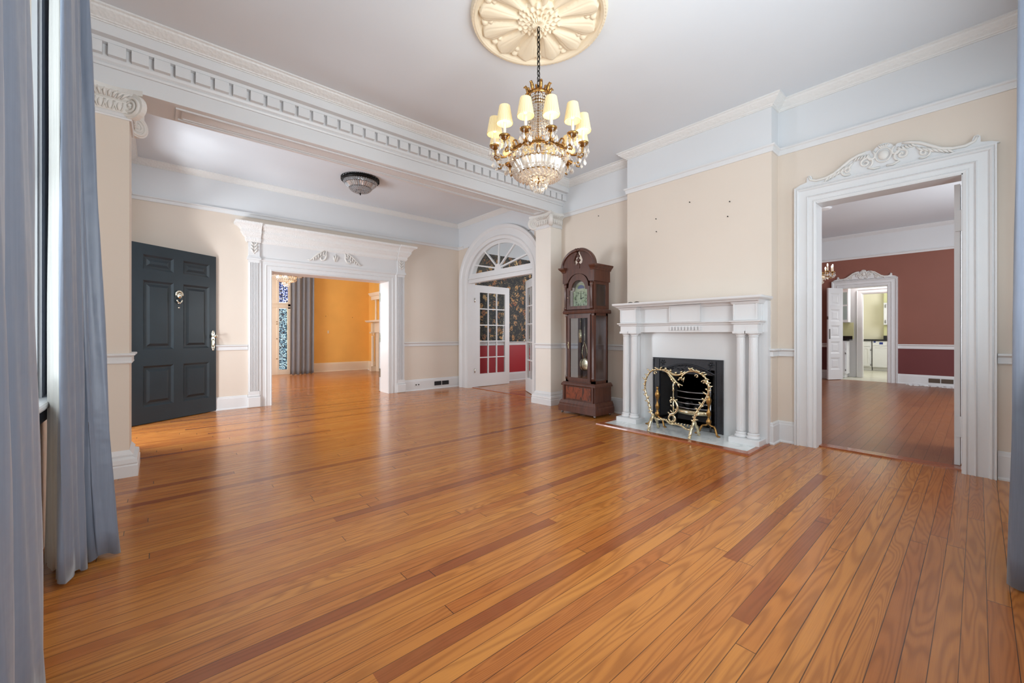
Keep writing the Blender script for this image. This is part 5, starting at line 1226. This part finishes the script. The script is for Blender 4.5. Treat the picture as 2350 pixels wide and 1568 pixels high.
    m = MB()   # lowest cup
    for i in range(14):
        a = tau*i/14
        m.gem((0.064*cos(a), 0.064*sin(a), 0.095), 0.010, 0.012); m.gem((0.066*cos(a+.2), 0.066*sin(a+.2), 0.068), 0.011, 0.014); m.gem((0.058*cos(a), 0.058*sin(a), 0.042), 0.011, 0.014)
        m.gem((0.038*cos(a), 0.038*sin(a), 0.022), 0.008, 0.010, 0.020)
    for i in range(6): a = tau*i/6; m.gem((0.015*cos(a), 0.015*sin(a), 0.014), 0.009, 0.01, 0.014)
    m.obj('bottom_beads', 'crystal', T, kind='stuff', **L)
    m = MB(); m.lathe([(0.150, 0.20), (0.155, 0.15), (0.12, 0.12), (0.05, 0.11)], n=32, caps=False); m.obj('glass_liner', 'crystal', T, **L)
    # arms
    def arm():
        m = MB(); R_ = 0.330
        q = smooth_path([(0.19, 0, 0.295), (0.235, 0, 0.255), (0.285, 0, 0.245), (R_-0.01, 0, 0.262), (R_, 0, 0.300)], 5); m.tube(q, [0.0075]*len(q), 7)
        q = smooth_path([(0.20, 0, 0.30), (0.225, 0, 0.325), (0.25, 0, 0.31), (0.245, 0, 0.285)], 4); m.tube(q, 0.0055, 6)
        m.tube([(0.285, 0, 0.248), (0.30, 0, 0.225), (0.318, 0, 0.222), (0.322, 0, 0.236)], [0.006, 0.007, 0.006, 0.004], 6)
        A = m.obj('arm', 'gold', T, **L)
        def sub(name, mat, mb, zz): o = mb.obj(name, mat, A, local=True); o.location = (R_, 0, zz); return o
        m = MB(); m.lathe([(0.008, -0.012), (0.016, -0.008), (0.036, 0.010), (0.040, 0.018), (0.036, 0.018), (0.012, 0.004), (0.012, 0.022), (0.009, 0.03)], n=18); sub('drip_pan', 'gold', m, 0.305)
        m = MB(); m.lathe([(0.0105, 0), (0.0105, 0.095)], n=12); sub('candle_sleeve', 'cream', m, 0.318)
        if shades:
            m = MB(); m.blob((0, 0, 0.02), (0.013, 0.013, 0.024), 8, 6); sub('bulb', 'bulb', m, 0.425)
            m = MB(); m.lathe([(0.0565, 0.0), (0.058, 0.002), (0.058, 0.010), (0.0565, 0.012), (0.038, 0.120), (0.0375, 0.122), (0.0355, 0.120), (0.0535, 0.012), (0.0545, 0.0)], n=40, caps=False); sub('lamp_shade', 'shade', m, 0.405)
        else:
            m = MB(); m.blob((0, 0, 0.02), (0.010, 0.010, 0.028), 8, 6); sub('bulb', 'bulb', m, 0.415)
        for i in range(6):
            a = tau*i/6; m = MB(); r = 0.036
            m.gem((r*cos(a), r*sin(a), 0.0), 0.007, 0.008); m.gem((r*1.02*cos(a), r*1.02*sin(a), -0.048 - 0.012*(i % 2)), 0.0125, 0.034, 0.018)
            m.tube([(r*cos(a), r*sin(a), 0.012), (r*cos(a), r*sin(a), -0.02)], 0.0012, 4); sub('crystal_pendant', 'crystal', m, 0.300)
        return A
    A0 = arm(); A0.rotation_euler = (0, 0, 0)
    for i in range(1, N): A = copytree(A0, T); A.rotation_euler = (0, 0, tau*i/N)
    # outer hanging drops below arms
    m = MB()
    for i in range(N):
        a = tau*(i+0.5)/N
        for r, z in ((0.255, 0.205),):
            m.gem((r*cos(a), r*sin(a), z), 0.012, 0.03, 0.018); m.tube([(0.2*cos(a), 0.2*sin(a), 0.29), (r*cos(a), r*sin(a), z+0.03)], 0.002, 4)
    m.obj('drops', 'crystal', T, kind='stuff', **L)
    for k, (zz, w) in enumerate(((0.19, 2.1*wattage/2.2), (0.43, 0.7*wattage/2.2))):
        l = bpy.data.lights.new('chandelier_glow', 'POINT'); l.energy = w; l.color = (1, 0.80, 0.52); l.shadow_soft_size = 0.05
        o = bpy.data.objects.new('chandelier_glow', l); COL.objects.link(o); o.parent = T; o.location = (0.02, 0, zz)
    T.scale = (s, s, s)
    return T
ch = chandelier((2.13, 2.15, 2.150), 'crystal chandelier with twelve cream shades hanging from the medallion')
# light that the twelve shades give to the room
for i in range(6):
    a = tau*i*2/12
    l = bpy.data.lights.new('candle_light', 'POINT'); l.energy = 0.45; l.color = (1, 0.86, 0.66); l.shadow_soft_size = 0.02
    o = bpy.data.objects.new('candle_light', l); COL.objects.link(o); o.location = (MX+0.33*cos(a), MY+0.33*sin(a), 2.150+0.50)
# smaller chandeliers of the other rooms
chandelier((2.00, 9.5, 2.09), 'lit crystal chandelier in the orange front room, seen through the cased opening', zc=3.38, shades=False, nm='chandelier', wattage=4)
chandelier((9.40, 2.10, 1.93), 'crystal candle chandelier in the dining room at the left edge of the right doorway', zc=CZ, shades=False, nm='chandelier', wattage=3)
m = MB(); m.lathe([(0.16, 0), (0.17, -0.01), (0.12, -0.03), (0.04, -0.045), (0.01, -0.05)], c=(9.40, 1.95, CZ), n=32); m.obj('ceiling_medallion', 'white', label='small white ceiling rose of the dining room', cat='ceiling medallion')

# ---- hall flush crystal lamp
T = empty('ceiling_lamp', (2.22, 5.95, 3.38), 'dark rimmed crystal bowl lamp on the hall ceiling', 'ceiling lamp')
L = dict(local=True)
m = MB(); m.lathe([(0.235, 0), (0.245, -0.01), (0.25, -0.03), (0.24, -0.045), (0.225, -0.05), (0.21, -0.035), (0.21, 0)], n=48, caps=False); m.obj('rim', 'black', T, **L)
m = MB()
for i in range(32):
    a = tau*i/32; m.tube([(0.262*cos(a+0.085*cos(t)), 0.262*sin(a+0.085*cos(t)), -0.018+0.022*sin(t)) for t in [tau*j/8 for j in range(8)]], 0.0045, 5, closed=True)
m.obj('pierced_gallery', 'black', T, **L)
m = MB(); rows = [(0.222, -0.05, 44), (0.222, -0.068, 44), (0.214, -0.086, 42), (0.150, -0.150, 30), (0.138, -0.165, 28), (0.122, -0.178, 26), (0.10, -0.19, 22), (0.078, -0.198, 16), (0.05, -0.205, 12), (0.02, -0.208, 6)]
for r, z, c_ in rows:
    for i in range(c_): a = tau*(i+.5*(c_ % 4))/c_; m.gem((r*cos(a), r*sin(a), z), 0.0125, 0.012)
m.obj('beads', 'crystal2', T, kind='stuff', **L)
m = MB()
for i in range(40):
    a = tau*i/40; w = 0.013; c, s_ = cos(a), sin(a)
    q = lambda r, o, z: (r*c-o*s_, r*s_+o*c, z)
    m.add([q(0.208, -w, -0.094), q(0.216, 0, -0.094), q(0.208, w, -0.094), q(0.156, -w*.8, -0.142), q(0.164, 0, -0.142), q(0.156, w*.8, -0.142)], [(0,1,4,3),(1,2,5,4),(0,2,5,3)])
m.obj('prisms', 'crystal2', T, kind='stuff', **L)
m = MB(); m.lathe([(0.20, -0.04), (0.195, -0.08), (0.145, -0.14), (0.08, -0.18), (0.01, -0.195)], n=32, caps=False); m.obj('bowl', 'crystal2', T, **L)
for r, z in ((0.212, -0.090), (0.154, -0.146), (0.07, -0.188)):
    m = MB(); m.tube([(r*cos(tau*i/36), r*sin(tau*i/36), z) for i in range(36)], 0.004, 5, closed=True); m.obj('ring', 'black', T, **L)
m = MB(); m.lathe([(0.01, -0.19), (0.018, -0.20), (0.012, -0.225), (0.004, -0.245)], n=12); m.obj('finial', 'black', T, **L)

# ================================================================== curtains
def curtain(name, bottom, top, zb, zt, mat, label, flare=1.0, nz=26, parent=None, hem=True, k=6, wob=0.012, thick=0.003, grp=None):
    """bottom / top: plan polylines with the same number of points"""
    B_ = smooth_path([(a, b, 0) for a, b in bottom], k); T_ = smooth_path([(a, b, 0) for a, b in top], k); n_ = len(B_)
    vs = []; fs = []
    for j in range(nz+1):
        t = j/nz; z = zb+(zt-zb)*t; w = t**0.75
        for i in range(n_):
            b, q = B_[i], T_[i]; x = b[0]+(q[0]-b[0])*w; y = b[1]+(q[1]-b[1])*w
            ww = wob*sin(i*0.9+7*t)*sin(t*9+i*0.35)*(1-0.5*t); vs.append((x+ww*0.7, y+ww*0.4, z + (0.012*sin(i*0.5) if j == 0 else 0)))
    for j in range(nz):
        for i in range(n_-1): fs.append((j*n_+i, j*n_+i+1, (j+1)*n_+i+1, (j+1)*n_+i))
    m = MB().add(vs, fs, True); me = bpy.data.meshes.new(name); me.from_pydata(m.v, [], m.f); me.materials.append(M[mat]); me.polygons.foreach_set('use_smooth', m.sm)
    o = bpy.data.objects.new(name, me); COL.objects.link(o); s_ = o.modifiers.new('cloth', 'SOLIDIFY'); s_.thickness = thick; s_.offset = 0
    if parent is not None: o.parent = parent; o.matrix_parent_inverse = world_inv(parent)
    return o
c1 = empty('curtain', (-0.27, 2.75, 0.02), 'grey blue silk curtain panel with white lining left of the left pillar', 'curtain', group='grey silk curtains of the main room')
curtain('panel', [(-0.345, 2.66), (-0.322, 2.600), (-0.300, 2.645), (-0.275, 2.69), (-0.263, 2.723), (-0.292, 2.79), (-0.245, 2.785), (-0.20, 2.79), (-0.154, 2.811), (-0.20, 2.88), (-0.30, 2.93), (-0.36, 3.02), (-0.425, 3.13)],
        [(-0.335, 2.64), (-0.318, 2.590), (-0.302, 2.62), (-0.298, 2.69), (-0.292, 2.74), (-0.33, 2.79), (-0.300, 2.79), (-0.318, 2.85), (-0.276, 2.86), (-0.32, 2.92), (-0.35, 2.96), (-0.38, 3.04), (-0.428, 3.14)], 0.02, 3.15, 'silk', '', parent=c1)
curtain('lining', [(-0.392, 2.76), (-0.37, 2.71), (-0.352, 2.68), (-0.335, 2.635), (-0.33, 2.62)], [(-0.372, 2.74), (-0.36, 2.70), (-0.348, 2.66), (-0.335, 2.62), (-0.327, 2.605)], 0.06, 3.14, 'lining', '', parent=c1, wob=0.005)['label'] = 'white curtain lining'
c2 = empty('curtain', (-0.28, 1.5, 0.02), 'large grey blue silk curtain panel at the left edge, nearest the camera', 'curtain', group='grey silk curtains of the main room')
pb, pt = [], []
for i in range(19):
    y = 1.0+0.9*i/18; pb.append((-0.300+0.03*sin(i*1.25+0.4)+(0.02 if i > 16 else 0), y)); pt.append((-0.325+0.022*sin(i*1.25+0.4), y))
pb[-1] = (-0.275, 1.905); pt[-1] = (-0.3165, 1.905); pb.append((-0.33, 1.93)); pt.append((-0.36, 1.93))
curtain('panel', pb, pt, 0.02, 3.15, 'silk', '', parent=c2, k=4)
c3 = empty('curtain', (2.95, -0.2, 0.02), 'grey blue silk curtain panel at the right edge beside the doorway', 'curtain', group='grey silk curtains of the main room')
curtain('panel', [(2.79, -0.30), (2.765, -0.20), (2.768, -0.085), (2.83, -0.14), (2.90, -0.105), (2.97, -0.17), (3.05, -0.11), (3.15, -0.19), (3.25, -0.13), (3.34, -0.2)],
        [(2.85, -0.30), (2.84, -0.22), (2.84, -0.122), (2.88, -0.17), (2.93, -0.135), (2.99, -0.19), (3.06, -0.14), (3.15, -0.2), (3.24, -0.15), (3.32, -0.2)], 0.02, 3.25, 'silk', '', parent=c3)
m = MB(); m.tube([(-0.34, 0.2, 3.165), (-0.34, 3.5, 3.165)], 0.014, 10); m.blob((-0.34, 3.52, 3.165), 0.03, 10, 8)
m.box((-0.45, 3.38, 3.15), (-0.33, 3.40, 3.18)).box((-0.45, 1.0, 3.15), (-0.33, 1.02, 3.18)); m.obj('curtain_rod', 'black', label='black curtain rod above the left grey curtains', cat='curtain rod')
m = MB(); m.tube([(0.6, -0.2, 3.265), (4.6, -0.2, 3.265)], 0.014, 10); m.box((1.0, -0.35, 3.25), (1.02, -0.19, 3.28)).box((4.5, -0.35, 3.25), (4.52, -0.19, 3.28)); m.obj('curtain_rod', 'black', label='black curtain rod above the right grey curtain', cat='curtain rod')

# ================================================================== small hall fittings
T = empty('floor_register', (4.31, 7.14, 0.11), 'dark two part heating register in the hall baseboard', 'vent')
fv_ = on_y(7.148, -1)
for a, b in ((4.150, 4.308), (4.326, 4.483)):
    m = MB(fv_); m.box((a, 0.068, 0.0), (b, 0.150, 0.004))
    for i in range(7): z = 0.074+i*0.0105; m.box((a, z, 0.003), (b, z+0.004, 0.007))
    m.obj('grille', 'ventdark', T)
T = empty('wall_outlet', (3.77, 7.14, 0.11), 'white wall outlet set sideways in the hall baseboard', 'outlet')
m = MB(fv_); m.box((3.715, 0.082, 0), (3.83, 0.148, 0.006)); m.obj('plate', 'white', T, bevel=0.003)
for u in (3.745, 3.80):
    m = MB(fv_); m.prism([(u+0.016*cos(tau*i/14), 0.115+0.013*sin(tau*i/14)) for i in range(14)], 0.006, 0.008); m.obj('socket', 'crack', T)
T = empty('floor_register', (12.42, 0.52, 0.11), 'dark open register in the dining room baseboard by the litter', 'vent')
fd_ = on_x(12.428, -1)
for a, b in ((0.34, 0.515), (0.53, 0.70)):
    m = MB(fd_); m.box((a, 0.06, 0), (b, 0.150, 0.006))
    for i in range(5): z = 0.068+i*0.016; m.box((a, z, 0.005), (b, z+0.004, 0.010))
    m.obj('grille', simple('brown_register', rgb(92, 76, 62), 0.5), T)
random.seed(21); m = MB()
for i in range(40):
    t = random.random(); y = 0.98-0.72*t; x = 12.25+random.uniform(-0.16, 0.13); r = random.uniform(0.02, 0.06); a = random.uniform(0, pi)
    pts = [(x+r*cos(a+tau*k/5)*random.uniform(.5, 1.1), y+r*1.6*sin(a+tau*k/5)*random.uniform(.5, 1.1)) for k in range(5)]; m.prism(pts, 0.001, random.uniform(0.006, 0.025))
m.obj('paper_litter', 'white', label='flaking white litter on the dining floor by the register', cat='litter', kind='stuff')

# ================================================================== orange front room
T = empty('window_4', (1.98, 12.5, 0.1), 'tall cream framed window with blue leaded glass in the orange room', 'window', kind=ST)
fo = on_y(12.46, -1)
def frm(u0, u1, z0, z1, t=0.05, w=0.03, m=None, f=None):
    m = m or MB(f)
    m.box((u0, z0, 0), (u0+t, z1, w)).box((u1-t, z0, 0), (u1, z1, w)).box((u0+t, z0, 0), (u1-t, z0+t, w)).box((u0+t, z1-t, 0), (u1-t, z1, w)); return m
m = MB(fo); m.box((1.15, 0.0, -0.03), (2.40, 0.20, 0.027)); m.box((1.2, 1.80, -0.01), (2.76, 1.95, 0.03)); m.box((2.655, 0.0, -0.03), (2.76, 2.8, 0.03)); m.box((2.385, 0.0, -0.01), (2.435, 2.7, 0.035)); m.box((2.435, 0.0, -0.03), (2.655, 0.13, 0.03)); m.box((1.2, 2.6, -0.03), (2.76, 2.8, 0.04))
m.box((1.2, 1.83, 0.03), (2.76, 1.86, 0.05)).box((1.2, 1.92, 0.03), (2.76, 1.945, 0.05)); m.box((2.255, 0.0, -0.02), (2.385, 2.7, 0.02)); m.obj('frame', 'cream', T)
for (a, b, c, d, mt, lb) in ((2.435, 2.64, 0.13, 1.79, 'stain2', 'teal leaded glass pane'), (2.445, 2.655, 1.97, 2.55, 'stain1', 'blue and white stained glass pane'), (2.02, 2.345, 0.08, 1.79, 'stain2', 'teal glass pane at the left'), (1.32, 2.345, 1.97, 2.59, 'stain1', 'upper stained glass pane at the left'), (1.4, 1.95, 0.08, 1.79, 'stain2', 'second teal glass pane')):
    m = MB(fo); m.box((a, c, -0.02), (b, d, -0.012)); m.obj('pane', mt, T, label=lb)
for z in (0.42, 0.96, 1.36, 1.42): m = MB(fo); m.box((2.37, z, 0.02), (2.40, z+0.02, 0.045)); m.obj('latch', 'gold', T)
T = empty('curtain', (2.95, 12.05, 0.01), 'long grey curtain beside the stained glass window in the orange room', 'curtain')
pp = [(2.62+0.62*i/22, 12.05+0.032*sin(i*1.35)+0.014*sin(i*0.61)+0.006*i) for i in range(23)]
curtain('panel', pp, [(a+0.02, b+0.02) for a, b in pp], 0.01, 3.1, 'silk2', '', parent=T, k=3, wob=0.004)
m = MB(); m.tube([(0.9, 12.12, 3.11), (3.5, 12.12, 3.11)], 0.014, 8); m.box((1.0, 12.11, 3.10), (1.02, 12.5, 3.12)).box((3.4, 12.11, 3.10), (3.42, 12.5, 3.12)); m.obj('curtain_rod', 'black', label='black curtain rod above the orange room curtain', cat='curtain rod')
T = empty('fireplace_mantel', (4.8, 11.2, 0), 'cream mantelpiece with mirror columns at the far right of the orange room', 'mantelpiece')
for yy in (11.80, 10.35):
    m = MB(); m.box((4.70, yy-0.06, 0.0), (4.93, yy+0.08, 0.14)); m.lathe([(0.055, 0.14), (0.06, 0.16), (0.045, 0.19), (0.042, 0.22), (0.038, 1.02), (0.045, 1.05)], c=(4.77, yy, 0), n=20)
    for sg in (-1, 1): m.tube([(4.77, yy+sg*0.05+0.02*cos(t*.6), 1.09+0.02*sin(t*.6)) for t in range(12)], 0.010, 6)
    m.box((4.70, yy-0.06, 1.12), (4.86, yy+0.07, 1.16)); m.box((4.74, yy-0.05, 1.16), (4.93, yy+0.06, 1.42)); m.obj('column', 'cream', T)
    m = MB(); m.lathe([(0.045, 1.50), (0.035, 1.54), (0.032, 1.56), (0.030, 2.06), (0.04, 2.08), (0.05, 2.12)], c=(4.80, yy-0.18 if yy > 11 else yy+0.18, 0), n=16); m.obj('upper_column', 'cream', T)
m = MB(); m.box((4.66, 10.18, 1.45), (4.93, 11.98, 1.50)); sweep(m, [(4.93, 11.98), (4.66, 11.98), (4.66, 10.18)], [(0, 1.44), (0.02, 1.45), (0.04, 1.485), (0.04, 1.50), (0, 1.50)], side=-1); m.obj('shelf', 'cream', T)
m = MB(); m.box((4.80, 10.3, 1.15), (4.92, 11.85, 1.45)); m.box((4.85, 11.55, 0.0), (4.92, 11.85, 1.15)).box((4.85, 10.3, 0.0), (4.92, 10.6, 1.15)); m.obj('frieze', 'cream', T)
m = MB(); m.box((4.72, 10.32, 2.10), (4.92, 11.80, 2.22)); sweep(m, [(4.92, 11.80), (4.72, 11.80), (4.72, 10.32)], [(0, 2.2), (0.03, 2.22), (0.06, 2.28), (0.06, 2.30), (0, 2.30)], side=-1); m.obj('cornice', 'cream', T)
m = MB(); m.box((4.90, 10.6, 0.0), (4.925, 11.55, 1.0)); m.obj('opening', 'soot', T)
m = MB(); m.box((3.70-0.0, 12.49, 1.12), (3.74, 12.50, 1.20)); m.obj('light_switch', 'cream', label='tiny cream wall plate on the orange wall', cat='switch', bevel=0.002)
for (u, z, lb) in ((3.655, 1.62, 'tiny nail in the orange wall, left one'), (4.42, 1.60, 'tiny nail in the orange wall, right one')):
    m = MB(); m.blob((u, 12.495, z), 0.009, 7, 5); m.obj('picture_nail', 'black', label=lb, cat='nail', group='picture nails in the orange wall')

# ================================================================== kitchen beyond the dining room
fkx = on_x(13.45, -1)
T = empty('trim_23', (13.45, 1.46, 0), 'plain white casing of the second kitchen doorway', 'door casing', kind=ST)
m = MB(); sweep(m, [(1.0, 0), (1.0, 2.11), (1.925, 2.11), (1.925, 0)], [(0, 0), (0, 0.02), (0.03, 0.03), (0.09, 0.03), (0.11, 0.04), (0.11, 0)], side=1, mapf=lambda a, b, h: fkx(a, b, h)); m.obj('casing', 'white', T)
def cab_door(m, fn, u0, u1, z0, z1):
    m.box((u0, z0, 0), (u1, z1, 0.018)); e = 0.05
    m.box((u0, z0, 0.018), (u0+e, z1, 0.026)).box((u1-e, z0, 0.018), (u1, z1, 0.026)).box((u0+e, z0, 0.018), (u1-e, z0+e, 0.026)).box((u0+e, z1-e, 0.018), (u1-e, z1, 0.026))
T = empty('base_cabinet', (16.25, 2.2, 0), 'white kitchen base cabinet with drawer and door, left of the dishwasher', 'cabinet')
fq = on_x(16.20, -1)
m = MB(); m.box((16.22, 2.12, 0.10), (16.54, 2.61, 0.895)); m.box((16.27, 2.12, 0), (16.54, 2.61, 0.10)); m.obj('body', 'white', T)
m = MB(on_x(16.22, -1)); cab_door(m, None, 2.15, 2.58, 0.13, 0.70); m.obj('door', 'white', T)
m = MB(on_x(16.22, -1)); m.box((2.15, 0.73, 0), (2.58, 0.87, 0.02)); m.obj('drawer', 'white', T)
for z in (0.17, 0.62): m = MB(on_x(16.22, -1)); m.blob((2.135, z, 0.02), (0.012, 0.03, 0.012), 8, 5); m.obj('hinge', 'steel', T)
T = empty('dishwasher', (16.25, 1.78, 0), 'white dishwasher with blue stickers on its control panel', 'dishwasher')
m = MB(); m.box((16.22, 1.50, 0.10), (16.54, 2.10, 0.895)); m.box((16.28, 1.50, 0), (16.54, 2.10, 0.10)); m.obj('body', 'white', T)
m = MB(on_x(16.22, -1)); cab_door(m, None, 1.52, 2.09, 0.11, 0.74); m.obj('door', 'white', T)
m = MB(on_x(16.22, -1)); m.box((1.51, 0.75, 0), (2.095, 0.885, 0.02)); m.obj('control_panel', 'white', T)
for a, b, c, d in ((2.02, 2.07, 0.84, 0.885), (1.86, 1.94, 0.79, 0.855)): m = MB(on_x(16.22, -1)); m.box((a, c, 0.02), (b, d, 0.023)); m.obj('sticker', 'bluelabel', T)
m = MB(); m.box((16.17, 1.2, 0.897), (16.54, 2.61, 0.94)); m.obj('countertop', 'counter', label='black worktop over the dishwasher', cat='countertop')
m = MB(); m.box((16.46, 1.20, 0.941), (16.54, 1.87, 2.9)); m.obj('side_panel', 'greenwall', label='lime green wall section beside the kitchen window', cat='wall panel', kind=ST)
m = MB(); m.box((16.30, 1.45, 1.37), (16.455, 1.86, 2.03)); cb = m.obj('wall_cabinet', 'white', label='white hanging wall cabinet above the dishwasher', cat='cabinet')
m = MB(on_x(16.30, -1)); cab_door(m, None, 1.46, 1.85, 1.38, 2.02); m.obj('door', 'white', cb)
for z in (1.42, 1.88): m = MB(on_x(16.272, -1)); m.box((1.80, z, 0), (1.815, z+0.10, 0.02)); m.obj('handle', 'steel', cb)
m = MB(); m.box((16.30, 1.72, 0.941), (16.42, 1.86, 1.05)); m.obj('toaster', 'counter', label='small black appliance on the worktop', cat='appliance')
T = empty('pantry_cupboard', (13.2, 2.4, 0), 'tall white pantry cupboard with grey glass doors beside the kitchen door', 'cupboard')
m = MB(); m.box((12.95, 2.16, 0.10), (13.30, 2.60, 0.93)); m.box((13.0, 2.14, 1.40), (13.30, 2.60, 2.35)); m.box((13.0, 2.2, 0), (13.3, 2.6, 0.1)); m.obj('body', 'white', T)
m = MB(on_x(13.0, -1)); m.box((2.16, 1.46, 0), (2.56, 1.80, 0.01)); m.box((2.16, 1.84, 0), (2.56, 2.15, 0.01)); m.obj('glass_door', 'greyglass', T)
m = MB(on_x(13.0, -1)); m.box((2.18, 2.235, 0), (2.30, 2.26, 0.008)); m.obj('vent_slot', 'ventdark', T)
m = MB(on_x(12.95, -1)); cab_door(m, None, 2.18, 2.57, 0.12, 0.70); m.box((2.18, 0.74, 0), (2.57, 0.90, 0.02)); m.obj('door', 'white', T)
for z in (0.20, 0.62): m = MB(on_x(12.92, -1)); m.blob((2.175, z, 0.0), (0.012, 0.03, 0.012), 8, 5); m.obj('hinge', 'steel', T)
m = MB(); m.box((12.92, 2.10, 0.935), (13.30, 2.61, 0.965)); m.box((13.27, 2.10, 0.965), (13.30, 2.61, 1.05)); m.obj('countertop', 'counter', label='short black worktop under the grey glass cupboard', cat='countertop')
m = MB(); m.box((13.302, 2.08, 0.97), (13.32, 2.61, 1.39)); m.obj('backsplash', 'greenwall', label='lime green backsplash behind the short worktop', cat='backsplash', kind=ST)
m = MB(); m.box((13.22, 2.30, 0.966), (13.25, 2.40, 1.10)); m.blob((13.23, 2.43, 1.03), (0.02, 0.03, 0.06), 8, 6); m.obj('small_appliance', 'steel', label='small white and steel gadget on the short worktop', cat='appliance')
m = MB(); m.lathe([(0.17, 2.95), (0.17, 2.90), (0.13, 2.86), (0.02, 2.84)], c=(14.95, 2.06, 0), n=28); m.obj('ceiling_lamp', 'ceillamp', label='white round lamp on the kitchen ceiling', cat='ceiling lamp')
